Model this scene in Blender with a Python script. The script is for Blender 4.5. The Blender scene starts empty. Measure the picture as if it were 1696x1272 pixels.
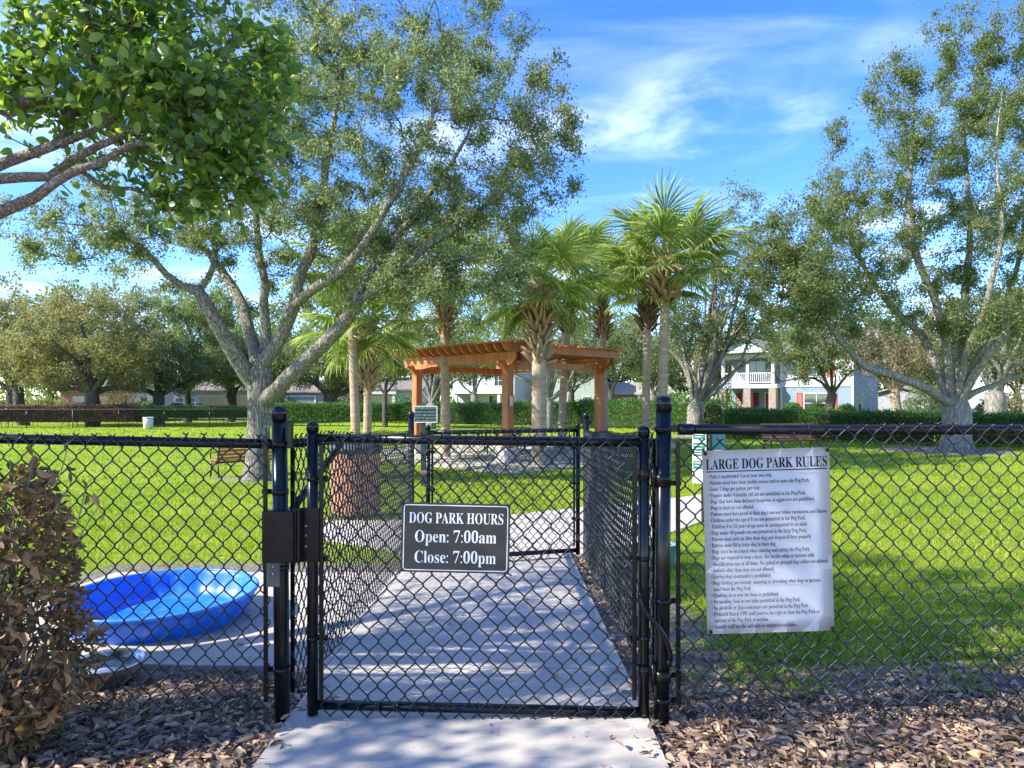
import bpy, bmesh, math, random
import numpy as np
from mathutils import Vector, Matrix
from math import sin, cos, pi, radians, sqrt, atan2

SC = bpy.context.scene
COL = SC.collection
RNG = np.random.default_rng(7)
random.seed(5)

# ------------------------------------------------------------------ camera, sky, sun, exposure
F, HX, HY, CAMH = 1130.0, 848.0, 660.0, 1.38        # focal length in photo pixels, horizon, eye height
cd = bpy.data.cameras.new('camera')
cd.sensor_width = 36; cd.lens = F / 1696 * 36
cd.shift_y = (HY - 636) / 1696
cd.clip_start = 0.05; cd.clip_end = 2000
cam = bpy.data.objects.new('camera', cd); COL.objects.link(cam)
cam.location = (0, 0, CAMH); cam.rotation_euler = (radians(90), 0, 0)
SC.camera = cam

SUN_EL = radians(37)
SUN_AZ = atan2(-0.955, -0.30)                         # clockwise from +Y towards +X: the sun stands to the left, a little behind the camera
TO_SUN = Vector((sin(SUN_AZ) * cos(SUN_EL), cos(SUN_AZ) * cos(SUN_EL), sin(SUN_EL)))
sl = bpy.data.lights.new('sun', 'SUN'); sl.energy = 2.75; sl.angle = radians(0.53); sl.color = (1.0, 0.93, 0.82)
so = bpy.data.objects.new('sun', sl); COL.objects.link(so)
so.rotation_euler = TO_SUN.to_track_quat('Z', 'Y').to_euler(); so.location = (-20, -6, 20)

world = bpy.data.worlds.new('World'); SC.world = world; world.use_nodes = True
def build_world():
    nt = world.node_tree; N = nt.nodes; L = nt.links; N.clear()
    out = N.new('ShaderNodeOutputWorld'); bg = N.new('ShaderNodeBackground'); bg.inputs['Strength'].default_value = 0.15
    sky = N.new('ShaderNodeTexSky'); sky.sky_type = 'NISHITA'; sky.sun_disc = False
    sky.sun_elevation = SUN_EL; sky.sun_rotation = SUN_AZ % (2 * pi)
    sky.altitude = 10; sky.air_density = 0.85; sky.dust_density = 0.0; sky.ozone_density = 3.5
    hs = N.new('ShaderNodeHueSaturation'); hs.inputs['Saturation'].default_value = 1.27; hs.inputs['Value'].default_value = 0.71; hs.inputs['Hue'].default_value = 0.516
    L.new(sky.outputs[0], hs.inputs['Color'])
    tc = N.new('ShaderNodeTexCoord')
    sep = N.new('ShaderNodeSeparateXYZ'); L.new(tc.outputs['Generated'], sep.inputs[0])
    zz = N.new('ShaderNodeMath'); zz.operation = 'MAXIMUM'; zz.inputs[1].default_value = 0.06; L.new(sep.outputs['Z'], zz.inputs[0])
    dx = N.new('ShaderNodeMath'); dx.operation = 'DIVIDE'; L.new(sep.outputs['X'], dx.inputs[0]); L.new(zz.outputs[0], dx.inputs[1])
    dy = N.new('ShaderNodeMath'); dy.operation = 'DIVIDE'; L.new(sep.outputs['Y'], dy.inputs[0]); L.new(zz.outputs[0], dy.inputs[1])
    cmb = N.new('ShaderNodeCombineXYZ'); L.new(dx.outputs[0], cmb.inputs[0]); L.new(dy.outputs[0], cmb.inputs[1])
    OFF = (7.7, -1.2, 0.0)
    mp = N.new('ShaderNodeMapping'); mp.inputs['Location'].default_value = OFF; mp.inputs['Scale'].default_value = (0.8, 0.8, 1)
    L.new(cmb.outputs[0], mp.inputs[0])
    def nz(scale, det, rough, dist, src):
        n = N.new('ShaderNodeTexNoise'); n.inputs['Scale'].default_value = scale; n.inputs['Detail'].default_value = det; n.inputs['Roughness'].default_value = rough; n.inputs['Distortion'].default_value = dist
        L.new(src, n.inputs['Vector']); return n.outputs['Fac']
    def mr(v, a, b):
        n = N.new('ShaderNodeMapRange'); n.interpolation_type = 'SMOOTHSTEP'; n.inputs['From Min'].default_value = a; n.inputs['From Max'].default_value = b; L.new(v, n.inputs['Value']); return n.outputs[0]
    def mth(op, a, b):
        n = N.new('ShaderNodeMath'); n.operation = op; n.use_clamp = True
        for k, x in enumerate((a, b)):
            if isinstance(x, float): n.inputs[k].default_value = x
            else: L.new(x, n.inputs[k])
        return n.outputs[0]
    big = mr(nz(0.85, 3, 0.5, 0.2, mp.outputs[0]), 0.49, 0.70)              # where the clouds gather
    puff = mr(nz(2.2, 9, 0.58, 0.35, mp.outputs[0]), 0.36, 0.74)            # their broken, wispy body
    mp2 = N.new('ShaderNodeMapping'); mp2.inputs['Scale'].default_value = (0.55, 1.5, 1); mp2.inputs['Rotation'].default_value = (0, 0, radians(-28)); mp2.inputs['Location'].default_value = OFF
    L.new(cmb.outputs[0], mp2.inputs[0])
    veil = mr(nz(1.0, 8, 0.6, 0.4, mp2.outputs[0]), 0.50, 0.85)             # thin high veil
    m8 = N.new('ShaderNodeMath'); m8.operation = 'MULTIPLY'; m8.inputs[1].default_value = 0.80
    L.new(mth('ADD', mth('MULTIPLY', big, puff), mth('MULTIPLY', veil, 0.22)), m8.inputs[0])
    mix = N.new('ShaderNodeMix'); mix.data_type = 'RGBA'; mix.inputs['B'].default_value = (4.6, 4.9, 5.6, 1)
    L.new(m8.outputs[0], mix.inputs['Factor']); L.new(hs.outputs[0], mix.inputs['A'])
    L.new(mix.outputs['Result'], bg.inputs['Color']); L.new(bg.outputs[0], out.inputs[0])
build_world()
SC.view_settings.view_transform = 'Standard'; SC.view_settings.look = 'None'
SC.view_settings.gamma = 1; SC.view_settings.use_curve_mapping = False
SC.view_settings.exposure = 2.1
SC.cycles.max_bounces = 8; SC.cycles.diffuse_bounces = 4; SC.cycles.transmission_bounces = 6; SC.cycles.transparent_max_bounces = 8
SC.cycles.use_denoising = True

# ------------------------------------------------------------------ place helpers: photo pixel -> world
def smooth(a, b, x):
    t = np.clip((np.asarray(x, float) - a) / (b - a), 0, 1); return t * t * (3 - 2 * t)
def ground(x, y):
    t = np.asarray(y, float) - 3.0
    r = np.where(t < 0, 0, np.where(t < 10, t, np.where(t < 18, t - (t - 10) ** 2 / 16, 14.0)))
    k = 0.048 + (0.021 - 0.048) * smooth(1.5, 7.0, x)
    return -k * r
def gz(x, y): return float(ground(x, y))
def P(px, py, d): return Vector(((px - HX) / F * d, d, CAMH - (py - HY) / F * d))
def gp(px, py):
    lo, hi = 1.0, 300.0
    for _ in range(60):
        m = (lo + hi) / 2; q = P(px, py, m)
        if q.z > gz(q.x, q.y): lo = m
        else: hi = m
    return P(px, py, lo)
def gd(px, d):
    x = (px - HX) / F * d; return Vector((x, d, gz(x, d)))

# ------------------------------------------------------------------ object helpers
def props(o, label=None, cat=None, group=None, kind=None):
    if label: o['label'] = label
    if cat: o['category'] = cat
    if group: o['group'] = group
    if kind: o['kind'] = kind
    return o
def thing(name, label, cat, loc=(0, 0, 0), rz=0.0, group=None):
    o = bpy.data.objects.new(name, None); COL.objects.link(o)
    o.empty_display_size = 0.1; o.location = loc; o.rotation_euler = (0, 0, rz)
    return props(o, label, cat, group)
def link(name, me, parent=None, kind=None, label=None):
    o = bpy.data.objects.new(name, me); COL.objects.link(o)
    if parent is not None: o.parent = parent
    if kind: o['kind'] = kind
    if label: o['label'] = label
    return o
def np_mesh(name, V, faces, mat, smoothf=False, attr=None):
    """faces: list of integer arrays (n,k)"""
    me = bpy.data.meshes.new(name)
    V = np.asarray(V, np.float32)
    me.vertices.add(len(V)); me.vertices.foreach_set('co', V.ravel())
    faces = [np.asarray(f, np.int32) for f in faces if len(f)]
    nl = sum(f.size for f in faces); npoly = sum(len(f) for f in faces)
    me.loops.add(nl); me.loops.foreach_set('vertex_index', np.concatenate([f.ravel() for f in faces]))
    me.polygons.add(npoly)
    tot = np.concatenate([np.full(len(f), f.shape[1], np.int32) for f in faces])
    me.polygons.foreach_set('loop_start', np.concatenate([[0], np.cumsum(tot)[:-1]]).astype(np.int32))
    me.polygons.foreach_set('use_smooth', np.full(npoly, smoothf, bool))
    me.update(calc_edges=True)
    if attr is not None:
        a = me.attributes.new('rnd', 'FLOAT', 'FACE'); a.data.foreach_set('value', np.asarray(attr, np.float32))
    if mat: me.materials.append(mat)
    return me

class MB:
    def __init__(s): s.v = []; s.f = []; s.sm = []
    def _add(s, V, Fs, sm):
        b = len(s.v); s.v += [tuple(p) for p in V]
        for f in Fs: s.f.append([i + b for i in f]); s.sm.append(sm)
        return s
    def box(s, c, size, ch=0.0, R=None):
        c = Vector(c); h = [a / 2 for a in size]
        if ch <= 0:
            V = [(sx * h[0], sy * h[1], sz * h[2]) for sx in (-1, 1) for sy in (-1, 1) for sz in (-1, 1)]
            Fs = [(0, 1, 3, 2), (4, 6, 7, 5), (0, 4, 5, 1), (2, 3, 7, 6), (0, 2, 6, 4), (1, 5, 7, 3)]
        else:
            ch = min(ch, min(h) * 0.9); V = []; ix = {}
            for sx in (-1, 1):
                for sy in (-1, 1):
                    for sz in (-1, 1):
                        S = (sx, sy, sz)
                        for a in range(3):
                            p = [S[k] * (h[k] - (0 if k == a else ch)) for k in range(3)]
                            ix[(S, a)] = len(V); V.append(tuple(p))
            Fs = []
            for a in range(3):
                b, d = (a + 1) % 3, (a + 2) % 3
                for sa in (-1, 1):
                    q = []
                    for sb, sd in ((-1, -1), (1, -1), (1, 1), (-1, 1)):
                        S = [0, 0, 0]; S[a] = sa; S[b] = sb; S[d] = sd; q.append(ix[(tuple(S), a)])
                    Fs.append(q if sa > 0 else q[::-1])
                for sa in (-1, 1):
                    for sb in (-1, 1):
                        q = []
                        for sd, ax in ((-1, a), (1, a), (1, b), (-1, b)):
                            S = [0, 0, 0]; S[a] = sa; S[b] = sb; S[d] = sd; q.append(ix[(tuple(S), ax)])
                        Fs.append(q if sa * sb < 0 else q[::-1])
            for sx in (-1, 1):
                for sy in (-1, 1):
                    for sz in (-1, 1):
                        S = (sx, sy, sz); q = [ix[(S, 0)], ix[(S, 1)], ix[(S, 2)]]
                        Fs.append(q if sx * sy * sz > 0 else q[::-1])
        M = R if R is not None else Matrix.Identity(3)
        return s._add([M @ Vector(p) + c for p in V], Fs, False)
    def tube(s, pts, rad, n=8, cap=True, sm=True, closed=False):
        pts = [Vector(p) for p in pts]; m = len(pts)
        if not hasattr(rad, '__len__'): rad = [rad] * m
        V = []; prev = None
        for i, p in enumerate(pts):
            if closed: t = pts[(i + 1) % m] - pts[i - 1]
            else: t = pts[min(i + 1, m - 1)] - pts[max(i - 1, 0)]
            if t.length < 1e-9: t = Vector((0, 0, 1))
            t.normalize()
            if prev is None:
                a = Vector((0, 0, 1)) if abs(t.z) < 0.9 else Vector((1, 0, 0)); u = t.cross(a).normalized()
            else:
                u = prev - t * prev.dot(t)
                u = u.normalized() if u.length > 1e-6 else t.orthogonal().normalized()
            prev = u; w = t.cross(u)
            for k in range(n):
                an = 2 * pi * k / n; V.append(p + (u * cos(an) + w * sin(an)) * rad[i])
        Fs = []
        for i in range(m if closed else m - 1):
            j = (i + 1) % m
            for k in range(n):
                Fs.append((i * n + k, i * n + (k + 1) % n, j * n + (k + 1) % n, j * n + k))
        s._add(V, Fs, sm)
        if cap and not closed:
            b = len(s.v) - len(V)
            s.f.append([b + k for k in range(n)][::-1]); s.sm.append(False)
            s.f.append([b + (m - 1) * n + k for k in range(n)]); s.sm.append(False)
        return s
    def cyl(s, p0, p1, r, n=12, r1=None): return s.tube([p0, p1], [r, r if r1 is None else r1], n)
    def lathe(s, prof, n=24, c=(0, 0, 0), sm=True, sx=1.0, sy=1.0):
        V = []; m = len(prof)
        for r, z in prof:
            for k in range(n): V.append((c[0] + sx * r * cos(2 * pi * k / n), c[1] + sy * r * sin(2 * pi * k / n), c[2] + z))
        Fs = [(i * n + k, i * n + (k + 1) % n, (i + 1) * n + (k + 1) % n, (i + 1) * n + k) for i in range(m - 1) for k in range(n)]
        s._add(V, Fs, sm); b = len(s.v) - len(V)
        if prof[0][0] > 1e-4: s.f.append([b + k for k in range(n)][::-1]); s.sm.append(False)
        if prof[-1][0] > 1e-4: s.f.append([b + (m - 1) * n + k for k in range(n)]); s.sm.append(False)
        return s
    def prism(s, poly, o, u, v, w, depth):
        """poly 2-D in (u,v) from origin o, extruded by depth along w (centred)"""
        o, u, v, w = Vector(o), Vector(u), Vector(v), Vector(w); n = len(poly)
        V = [o + u * a + v * b - w * depth / 2 for a, b in poly] + [o + u * a + v * b + w * depth / 2 for a, b in poly]
        Fs = [list(range(n))[::-1], [n + i for i in range(n)]] + [(i, (i + 1) % n, n + (i + 1) % n, n + i) for i in range(n)]
        return s._add(V, Fs, False)
    def poly(s, pts): return s._add([tuple(p) for p in pts], [list(range(len(pts)))], False)
    def mesh(s, name, mat, recalc=True):
        me = bpy.data.meshes.new(name); me.from_pydata([tuple(p) for p in s.v], [], s.f)
        me.polygons.foreach_set('use_smooth', np.array(s.sm, bool))
        if recalc:
            bm = bmesh.new(); bm.from_mesh(me); bmesh.ops.recalc_face_normals(bm, faces=bm.faces); bm.to_mesh(me); bm.free()
        if mat: me.materials.append(mat)
        me.update(); return me
    def build(s, name, mat, parent=None, kind=None, label=None, recalc=True):
        return link(name, s.mesh(name, mat, recalc), parent, kind, label)

def dup_tree(o, parent=None):
    c = o.copy(); COL.objects.link(c)
    if parent is not None: c.parent = parent
    for ch in list(o.children): dup_tree(ch, c)
    return c

# ------------------------------------------------------------------ materials
def nd(nt, t, **kw):
    n = nt.nodes.new(t)
    for k, v in kw.items():
        if k in n.inputs: n.inputs[k].default_value = v
        else: setattr(n, k, v)
    return n
def base_mat(name):
    m = bpy.data.materials.new(name); m.use_nodes = True; nt = m.node_tree
    return m, nt, nt.nodes['Principled BSDF']
def c4(c): return (c[0], c[1], c[2], 1)
def mixc(nt, fac, a, b):
    n = nt.nodes.new('ShaderNodeMix'); n.data_type = 'RGBA'
    if isinstance(fac, (int, float)): n.inputs['Factor'].default_value = fac
    else: nt.links.new(fac, n.inputs['Factor'])
    for k, x in (('A', a), ('B', b)):
        if isinstance(x, tuple): n.inputs[k].default_value = c4(x)
        else: nt.links.new(x, n.inputs[k])
    return n.outputs['Result']
def noise(nt, scale, detail=4, rough=0.55, vec=None, stretch=None, coord='Object', dist=0):
    n = nt.nodes.new('ShaderNodeTexNoise'); n.inputs['Scale'].default_value = scale; n.inputs['Detail'].default_value = detail
    n.inputs['Roughness'].default_value = rough; n.inputs['Distortion'].default_value = dist
    if vec is None:
        tc = nt.nodes.new('ShaderNodeTexCoord'); vec = tc.outputs[coord]
    if stretch:
        mp = nt.nodes.new('ShaderNodeMapping'); mp.inputs['Scale'].default_value = stretch; nt.links.new(vec, mp.inputs[0]); vec = mp.outputs[0]
    nt.links.new(vec, n.inputs['Vector']); return n.outputs['Fac']
def ramp(nt, fac, a, b):
    n = nt.nodes.new('ShaderNodeMapRange'); n.inputs['From Min'].default_value = a; n.inputs['From Max'].default_value = b
    n.interpolation_type = 'SMOOTHSTEP'; nt.links.new(fac, n.inputs['Value']); return n.outputs[0]
def bump(nt, b, h, strength=0.3, dist=0.01):
    n = nt.nodes.new('ShaderNodeBump'); n.inputs['Strength'].default_value = strength; n.inputs['Distance'].default_value = dist
    nt.links.new(h, n.inputs['Height']); nt.links.new(n.outputs[0], b.inputs['Normal'])
def pm(name, c1, c2=None, scale=8, rough=0.6, bmp=0.0, bscale=None, bdist=0.01, stretch=None, metallic=0.0, coat=0.0, lo=0.35, hi=0.65, spec=None, c3=None, c3scale=2.0):
    m, nt, b = base_mat(name); b.inputs['Roughness'].default_value = rough; b.inputs['Metallic'].default_value = metallic
    if coat: b.inputs['Coat Weight'].default_value = coat; b.inputs['Coat Roughness'].default_value = 0.08
    if spec is not None: b.inputs['Specular IOR Level'].default_value = spec
    if c2 is None: c2 = tuple(x * 0.8 for x in c1)
    n = noise(nt, scale, 6, 0.6, stretch=stretch); col = mixc(nt, ramp(nt, n, lo, hi), c1, c2)
    if c3 is not None: col = mixc(nt, ramp(nt, noise(nt, c3scale, 5, 0.6), 0.45, 0.7), col, c3)
    nt.links.new(col, b.inputs['Base Color'])
    if bmp: bump(nt, b, noise(nt, bscale or scale * 3, 6, 0.65, stretch=stretch), bmp, bdist)
    return m
def leaf_mat(name, cols, trans=0.35, rough=0.45, tint=1.35, spec=0.35):
    """cols: list of (position, colour) along the per-leaf random value"""
    m, nt, b = base_mat(name); b.inputs['Roughness'].default_value = rough; b.inputs['Specular IOR Level'].default_value = spec
    at = nd(nt, 'ShaderNodeAttribute', attribute_name='rnd')
    cr = nt.nodes.new('ShaderNodeValToRGB'); e = cr.color_ramp.elements
    while len(e) < len(cols): e.new(0.5)
    for k, (p, c) in enumerate(cols): e[k].position = p; e[k].color = c4(c)
    nt.links.new(at.outputs['Fac'], cr.inputs[0])
    nt.links.new(cr.outputs[0], b.inputs['Base Color'])
    tr = nt.nodes.new('ShaderNodeBsdfTranslucent')
    g = nt.nodes.new('ShaderNodeMix'); g.data_type = 'RGBA'; g.blend_type = 'MULTIPLY'; g.inputs['Factor'].default_value = 1
    nt.links.new(cr.outputs[0], g.inputs['A']); g.inputs['B'].default_value = (1.5 * tint, 1.6 * tint, 0.75 * tint, 1)
    nt.links.new(g.outputs['Result'], tr.inputs['Color'])
    ms = nt.nodes.new('ShaderNodeMixShader'); ms.inputs[0].default_value = trans
    nt.links.new(b.outputs[0], ms.inputs[1]); nt.links.new(tr.outputs[0], ms.inputs[2])
    nt.links.new(ms.outputs[0], nt.nodes['Material Output'].inputs['Surface'])
    return m

M = {}
M['black'] = pm('black_vinyl', (0.004, 0.005, 0.006), (0.008, 0.009, 0.009), 30, 0.22, 0.06, 60, 0.002, spec=0.32)
M['black_wire'] = pm('black_wire_coat', (0.006, 0.008, 0.009), (0.014, 0.016, 0.016), 40, 0.35, spec=0.35)
M['black_dull'] = pm('black_dull_paint', (0.004, 0.005, 0.005), (0.009, 0.009, 0.008), 20, 0.24, 0.12, 60, 0.003, spec=0.26)
M['gunmetal'] = pm('dark_grey_metal', (0.035, 0.042, 0.05), (0.06, 0.066, 0.07), 15, 0.45, 0.05)
M['steel'] = pm('brushed_steel', (0.66, 0.645, 0.61), (0.50, 0.47, 0.42), 14, 0.26, 0.05, 50, 0.002, metallic=0.75, c3=(0.20, 0.14, 0.09), c3scale=9)
M['bolt'] = pm('zinc_bolt', (0.45, 0.45, 0.44), (0.3, 0.3, 0.3), 40, 0.35, metallic=0.9)
M['copper'] = pm('rusty_bracket', (0.30, 0.13, 0.06), (0.16, 0.08, 0.05), 40, 0.6)
def concrete():
    m, nt, b = base_mat('concrete'); b.inputs['Roughness'].default_value = .88
    c = mixc(nt, ramp(nt, noise(nt, 2.2, 7, .65), .35, .65), (.475, .43, .365), (.40, .365, .31))
    c = mixc(nt, ramp(nt, noise(nt, .7, 5, .6), .50, .72), c, (.32, .295, .265)); f = noise(nt, 160, 3, .6)
    c = mixc(nt, ramp(nt, f, .58, .75), c, (.20, .185, .17)); c = mixc(nt, ramp(nt, noise(nt, 23, 5, .7), .62, .72), c, (.20, .175, .15))
    br = noise(nt, 30, 3, .6, stretch=(.12, 6, 1)); c = mixc(nt, ramp(nt, br, .5, .75), c, (.35, .325, .295)); nt.links.new(c, b.inputs['Base Color']); bump(nt, b, br, .35, .004); return m
M['concrete'] = concrete()
M['concrete_pier'] = pm('pale_concrete', (0.52, 0.49, 0.45), (0.42, 0.39, 0.35), 6, 0.85, 0.2, 60, 0.004)
M['pool'] = pm('blue_plastic', (0.010, 0.165, 0.80), (0.009, 0.13, 0.70), 5, 0.33, 0.04, 25, 0.003, c3=(0.06, 0.20, 0.62), c3scale=14)
M['water'] = pm('shallow_water', (0.30, 0.36, 0.42), (0.24, 0.30, 0.36), 4, 0.06, 0.05, 12, 0.004)
M['cedar'] = pm('stained_cedar', (0.46, 0.165, 0.045), (0.33, 0.10, 0.027), 6, 0.55, 0.25, 40, 0.004, stretch=(1, 1, 0.12))
M['bench_wood'] = pm('bench_slat_wood', (0.42, 0.165, 0.055), (0.31, 0.115, 0.04), 12, 0.5, 0.2, 60, 0.003)
M['bin_wood'] = pm('bin_slat_wood', (0.47, 0.235, 0.12), (0.35, 0.165, 0.085), 10, 0.6, 0.2, 50, 0.003, stretch=(1, 1, 0.1))
M['table_wood'] = pm('table_plank', (0.26, 0.09, 0.04), (0.17, 0.06, 0.03), 8, 0.55, 0.2)
M['sign_black'] = pm('sign_black_face', (0.024, 0.022, 0.020), (0.034, 0.031, 0.028), 6, 0.38)
M['sign_green'] = pm('sign_green_face', (0.008, 0.040, 0.030), (0.010, 0.032, 0.028), 10, 0.4)
M['sign_white'] = pm('banner_white', (0.83, 0.82, 0.84), (0.80, 0.79, 0.81), 5, 0.6)
M['letter_white'] = pm('letter_white', (0.82, 0.81, 0.79), (0.76, 0.75, 0.73), 10, 0.5)
M['letter_black'] = pm('letter_black', (0.006, 0.006, 0.010), (0.01, 0.01, 0.014), 10, 0.7, spec=0.08)
M['teal'] = pm('teal_paint', (0.02, 0.105, 0.135), (0.016, 0.085, 0.11), 8, 0.4)
M['teal_sign'] = pm('teal_sign_print', (0.018, 0.135, 0.092), (0.016, 0.115, 0.08), 8, 0.45)
M['white_paint'] = pm('white_paint', (0.58, 0.58, 0.58), (0.52, 0.52, 0.52), 4, 0.6)
def bark(name, light, dark, lichen, scale, lsc, crack=0.5, st=(1, 1, 0.22)):
    m, nt, b = base_mat(name); b.inputs['Roughness'].default_value = 0.92; b.inputs['Specular IOR Level'].default_value = 0.2
    tc = nt.nodes.new('ShaderNodeTexCoord'); mp = nt.nodes.new('ShaderNodeMapping'); mp.inputs['Scale'].default_value = st; nt.links.new(tc.outputs['Object'], mp.inputs[0])
    ns = nt.nodes.new('ShaderNodeTexNoise'); ns.inputs['Scale'].default_value = scale * .5; ns.inputs['Detail'].default_value = 5; nt.links.new(mp.outputs[0], ns.inputs['Vector'])
    vm = nt.nodes.new('ShaderNodeMix'); vm.data_type = 'VECTOR'; vm.inputs['Factor'].default_value = 0.18; nt.links.new(mp.outputs[0], vm.inputs['A']); nt.links.new(ns.outputs['Color'], vm.inputs['B'])
    vo = nt.nodes.new('ShaderNodeTexVoronoi'); vo.feature = 'DISTANCE_TO_EDGE'; vo.inputs['Scale'].default_value = scale; nt.links.new(vm.outputs['Result'], vo.inputs['Vector'])
    cr = ramp(nt, vo.outputs['Distance'], 0.0, 0.16)
    n2 = noise(nt, scale * 2.5, 8, 0.7); n3 = noise(nt, lsc, 5, 0.6); n4 = noise(nt, lsc * 2.3 + 1, 6, 0.6)
    col = mixc(nt, ramp(nt, n2, .35, .7), light, tuple(x * .62 for x in light))
    col = mixc(nt, ramp(nt, n3, .46, .68), col, lichen); col = mixc(nt, ramp(nt, n4, .58, .72), col, tuple(min(1, x * 1.25) for x in light))
    f = nt.nodes.new('ShaderNodeMath'); f.operation = 'MULTIPLY_ADD'; f.inputs[1].default_value = crack; f.inputs[2].default_value = 1 - crack; nt.links.new(cr, f.inputs[0])
    nt.links.new(mixc(nt, f.outputs[0], dark, col), b.inputs['Base Color'])
    hgt = nt.nodes.new('ShaderNodeMath'); hgt.operation = 'MULTIPLY_ADD'; hgt.inputs[1].default_value = .5; nt.links.new(n2, hgt.inputs[0]); nt.links.new(cr, hgt.inputs[2])
    bump(nt, b, hgt.outputs[0], 0.9, 0.03)
    return m
M['bark_oak'] = bark('grey_oak_bark', (0.38, 0.345, 0.28), (0.11, 0.092, 0.074), (0.28, 0.28, 0.185), 24, 1.4, .85, (1, 1, .15))
M['bark_pale'] = bark('pale_grey_bark', (0.38, 0.35, 0.30), (0.14, 0.12, 0.10), (0.26, 0.26, 0.19), 17, .9, .55, (1, 1, .16))
M['bark_dark'] = bark('dark_tree_bark', (0.12, 0.098, 0.08), (0.045, 0.036, 0.03), (0.13, 0.115, 0.085), 6, .8, .6)
M['bark_brown'] = pm('brown_branch_bark', (0.30, 0.215, 0.14), (0.19, 0.135, 0.09), 14, 0.85, 0.5, 40, 0.012, c3=(0.34, 0.30, 0.235), c3scale=6)
M['palm_trunk'] = pm('palm_trunk', (0.44, 0.31, 0.21), (0.29, 0.20, 0.135), 5, 0.9, 0.6, 14, 0.03, stretch=(0.4, 0.4, 2.2), c3=(0.36, 0.315, 0.26), c3scale=1.2)
M['palm_boot'] = pm('palm_leaf_base', (0.40, 0.27, 0.155), (0.25, 0.16, 0.09), 6, 0.85, 0.3, 30, 0.01, c3=(0.36, 0.30, 0.21), c3scale=3)
M['palm_boot_dark'] = pm('palm_old_leaf_base', (0.17, 0.105, 0.065), (0.10, 0.065, 0.045), 6, 0.9, 0.3, 30, 0.01, c3=(0.26, 0.16, 0.10), c3scale=3)
M['stem'] = pm('dry_stem', (0.26, 0.21, 0.15), (0.16, 0.12, 0.085), 20, 0.9)
M['bark_branch'] = bark('branch_bark', (0.40, 0.315, 0.225), (0.17, 0.13, 0.09), (0.47, 0.42, 0.34), 40, 7, .55, (1, 1, 1))
M['leaf_oak'] = leaf_mat('oak_leaf', [(0, (0.062, 0.088, 0.050)), (0.35, (0.125, 0.160, 0.090)), (0.7, (0.190, 0.225, 0.130)), (0.9, (0.27, 0.255, 0.13)), (1, (0.34, 0.26, 0.11))], 0.44, 0.42)
M['leaf_oak_green'] = leaf_mat('oak_leaf_green', [(0, (0.055, 0.082, 0.034)), (0.4, (0.130, 0.165, 0.066)), (0.8, (0.205, 0.235, 0.102)), (1, (0.29, 0.275, 0.13))], 0.44, 0.42)
M['leaf_olive'] = leaf_mat('olive_leaf', [(0, (0.12, 0.122, 0.065)), (0.5, (0.21, 0.20, 0.105)), (1, (0.32, 0.265, 0.15))], 0.4, 0.5)
M['leaf_far_green'] = leaf_mat('far_green_leaf', [(0, (0.09, 0.125, 0.055)), (0.5, (0.165, 0.205, 0.085)), (1, (0.26, 0.275, 0.125))], 0.4, 0.5)
M['leaf_brown'] = leaf_mat('bare_twig_leaf', [(0, (0.14, 0.10, 0.07)), (0.5, (0.20, 0.15, 0.09)), (1, (0.17, 0.18, 0.07))], 0.2, 0.6)
M['leaf_front'] = leaf_mat('broad_leaf', [(0, (0.034, 0.082, 0.022)), (0.35, (0.088, 0.150, 0.030)), (0.75, (0.175, 0.235, 0.042)), (0.95, (0.27, 0.31, 0.07)), (1, (0.50, 0.30, 0.03))], 0.52, 0.32, 1.5, 0.5)
M['leaf_hedge'] = leaf_mat('hedge_leaf', [(0, (0.030, 0.085, 0.020)), (0.5, (0.07, 0.165, 0.035)), (1, (0.15, 0.24, 0.06))], 0.3, 0.4)
M['leaf_hedge_dead'] = leaf_mat('dead_hedge_leaf', [(0, (0.075, 0.05, 0.035)), (0.6, (0.13, 0.085, 0.055)), (1, (0.30, 0.15, 0.10))], 0.2, 0.7, 0.9)
M['leaf_dead'] = leaf_mat('dead_bush_leaf', [(0, (0.085, 0.062, 0.026)), (0.3, (0.175, 0.12, 0.05)), (0.6, (0.31, 0.195, 0.085)), (0.8, (0.46, 0.23, 0.105)), (1, (0.58, 0.27, 0.14))], 0.25, 0.6, 0.75)
M['litter'] = leaf_mat('leaf_litter', [(0, (0.080, 0.054, 0.036)), (0.35, (0.245, 0.165, 0.108)), (0.7, (0.44, 0.31, 0.215)), (0.95, (0.62, 0.40, 0.235)), (1, (0.42, 0.30, 0.05))], 0.12, 0.6, 0.8)
M['frond'] = leaf_mat('palm_frond', [(0, (0.065, 0.125, 0.032)), (0.45, (0.175, 0.235, 0.058)), (0.8, (0.30, 0.345, 0.105)), (1, (0.42, 0.42, 0.19))], 0.42, 0.32, 1.2, 0.6)
M['frond_dead'] = leaf_mat('dead_frond', [(0, (0.12, 0.075, 0.045)), (1, (0.27, 0.17, 0.09))], 0.15, 0.7, 0.8)
M['grass'] = leaf_mat('grass_blade', [(0, (0.10, 0.185, 0.013)), (0.45, (0.20, 0.29, 0.016)), (0.8, (0.31, 0.365, 0.028)), (1, (0.46, 0.39, 0.11))], 0.42, 0.5, 1.15, 0.3)
M['hedge_core'] = pm('hedge_twigs', (0.06, 0.055, 0.035), (0.035, 0.03, 0.022), 8, 0.95)
M['blue_wall'] = pm('blue_siding', (0.20, 0.27, 0.33), (0.18, 0.24, 0.30), 3, 0.7)
M['white_wall'] = pm('white_siding', (0.50, 0.51, 0.54), (0.44, 0.45, 0.48), 2, 0.7)
M['lav_wall'] = pm('pale_blue_siding', (0.40, 0.44, 0.53), (0.36, 0.40, 0.48), 2, 0.7)
M['sage_wall'] = pm('sage_siding', (0.36, 0.41, 0.33), (0.33, 0.37, 0.30), 2, 0.75)
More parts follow.
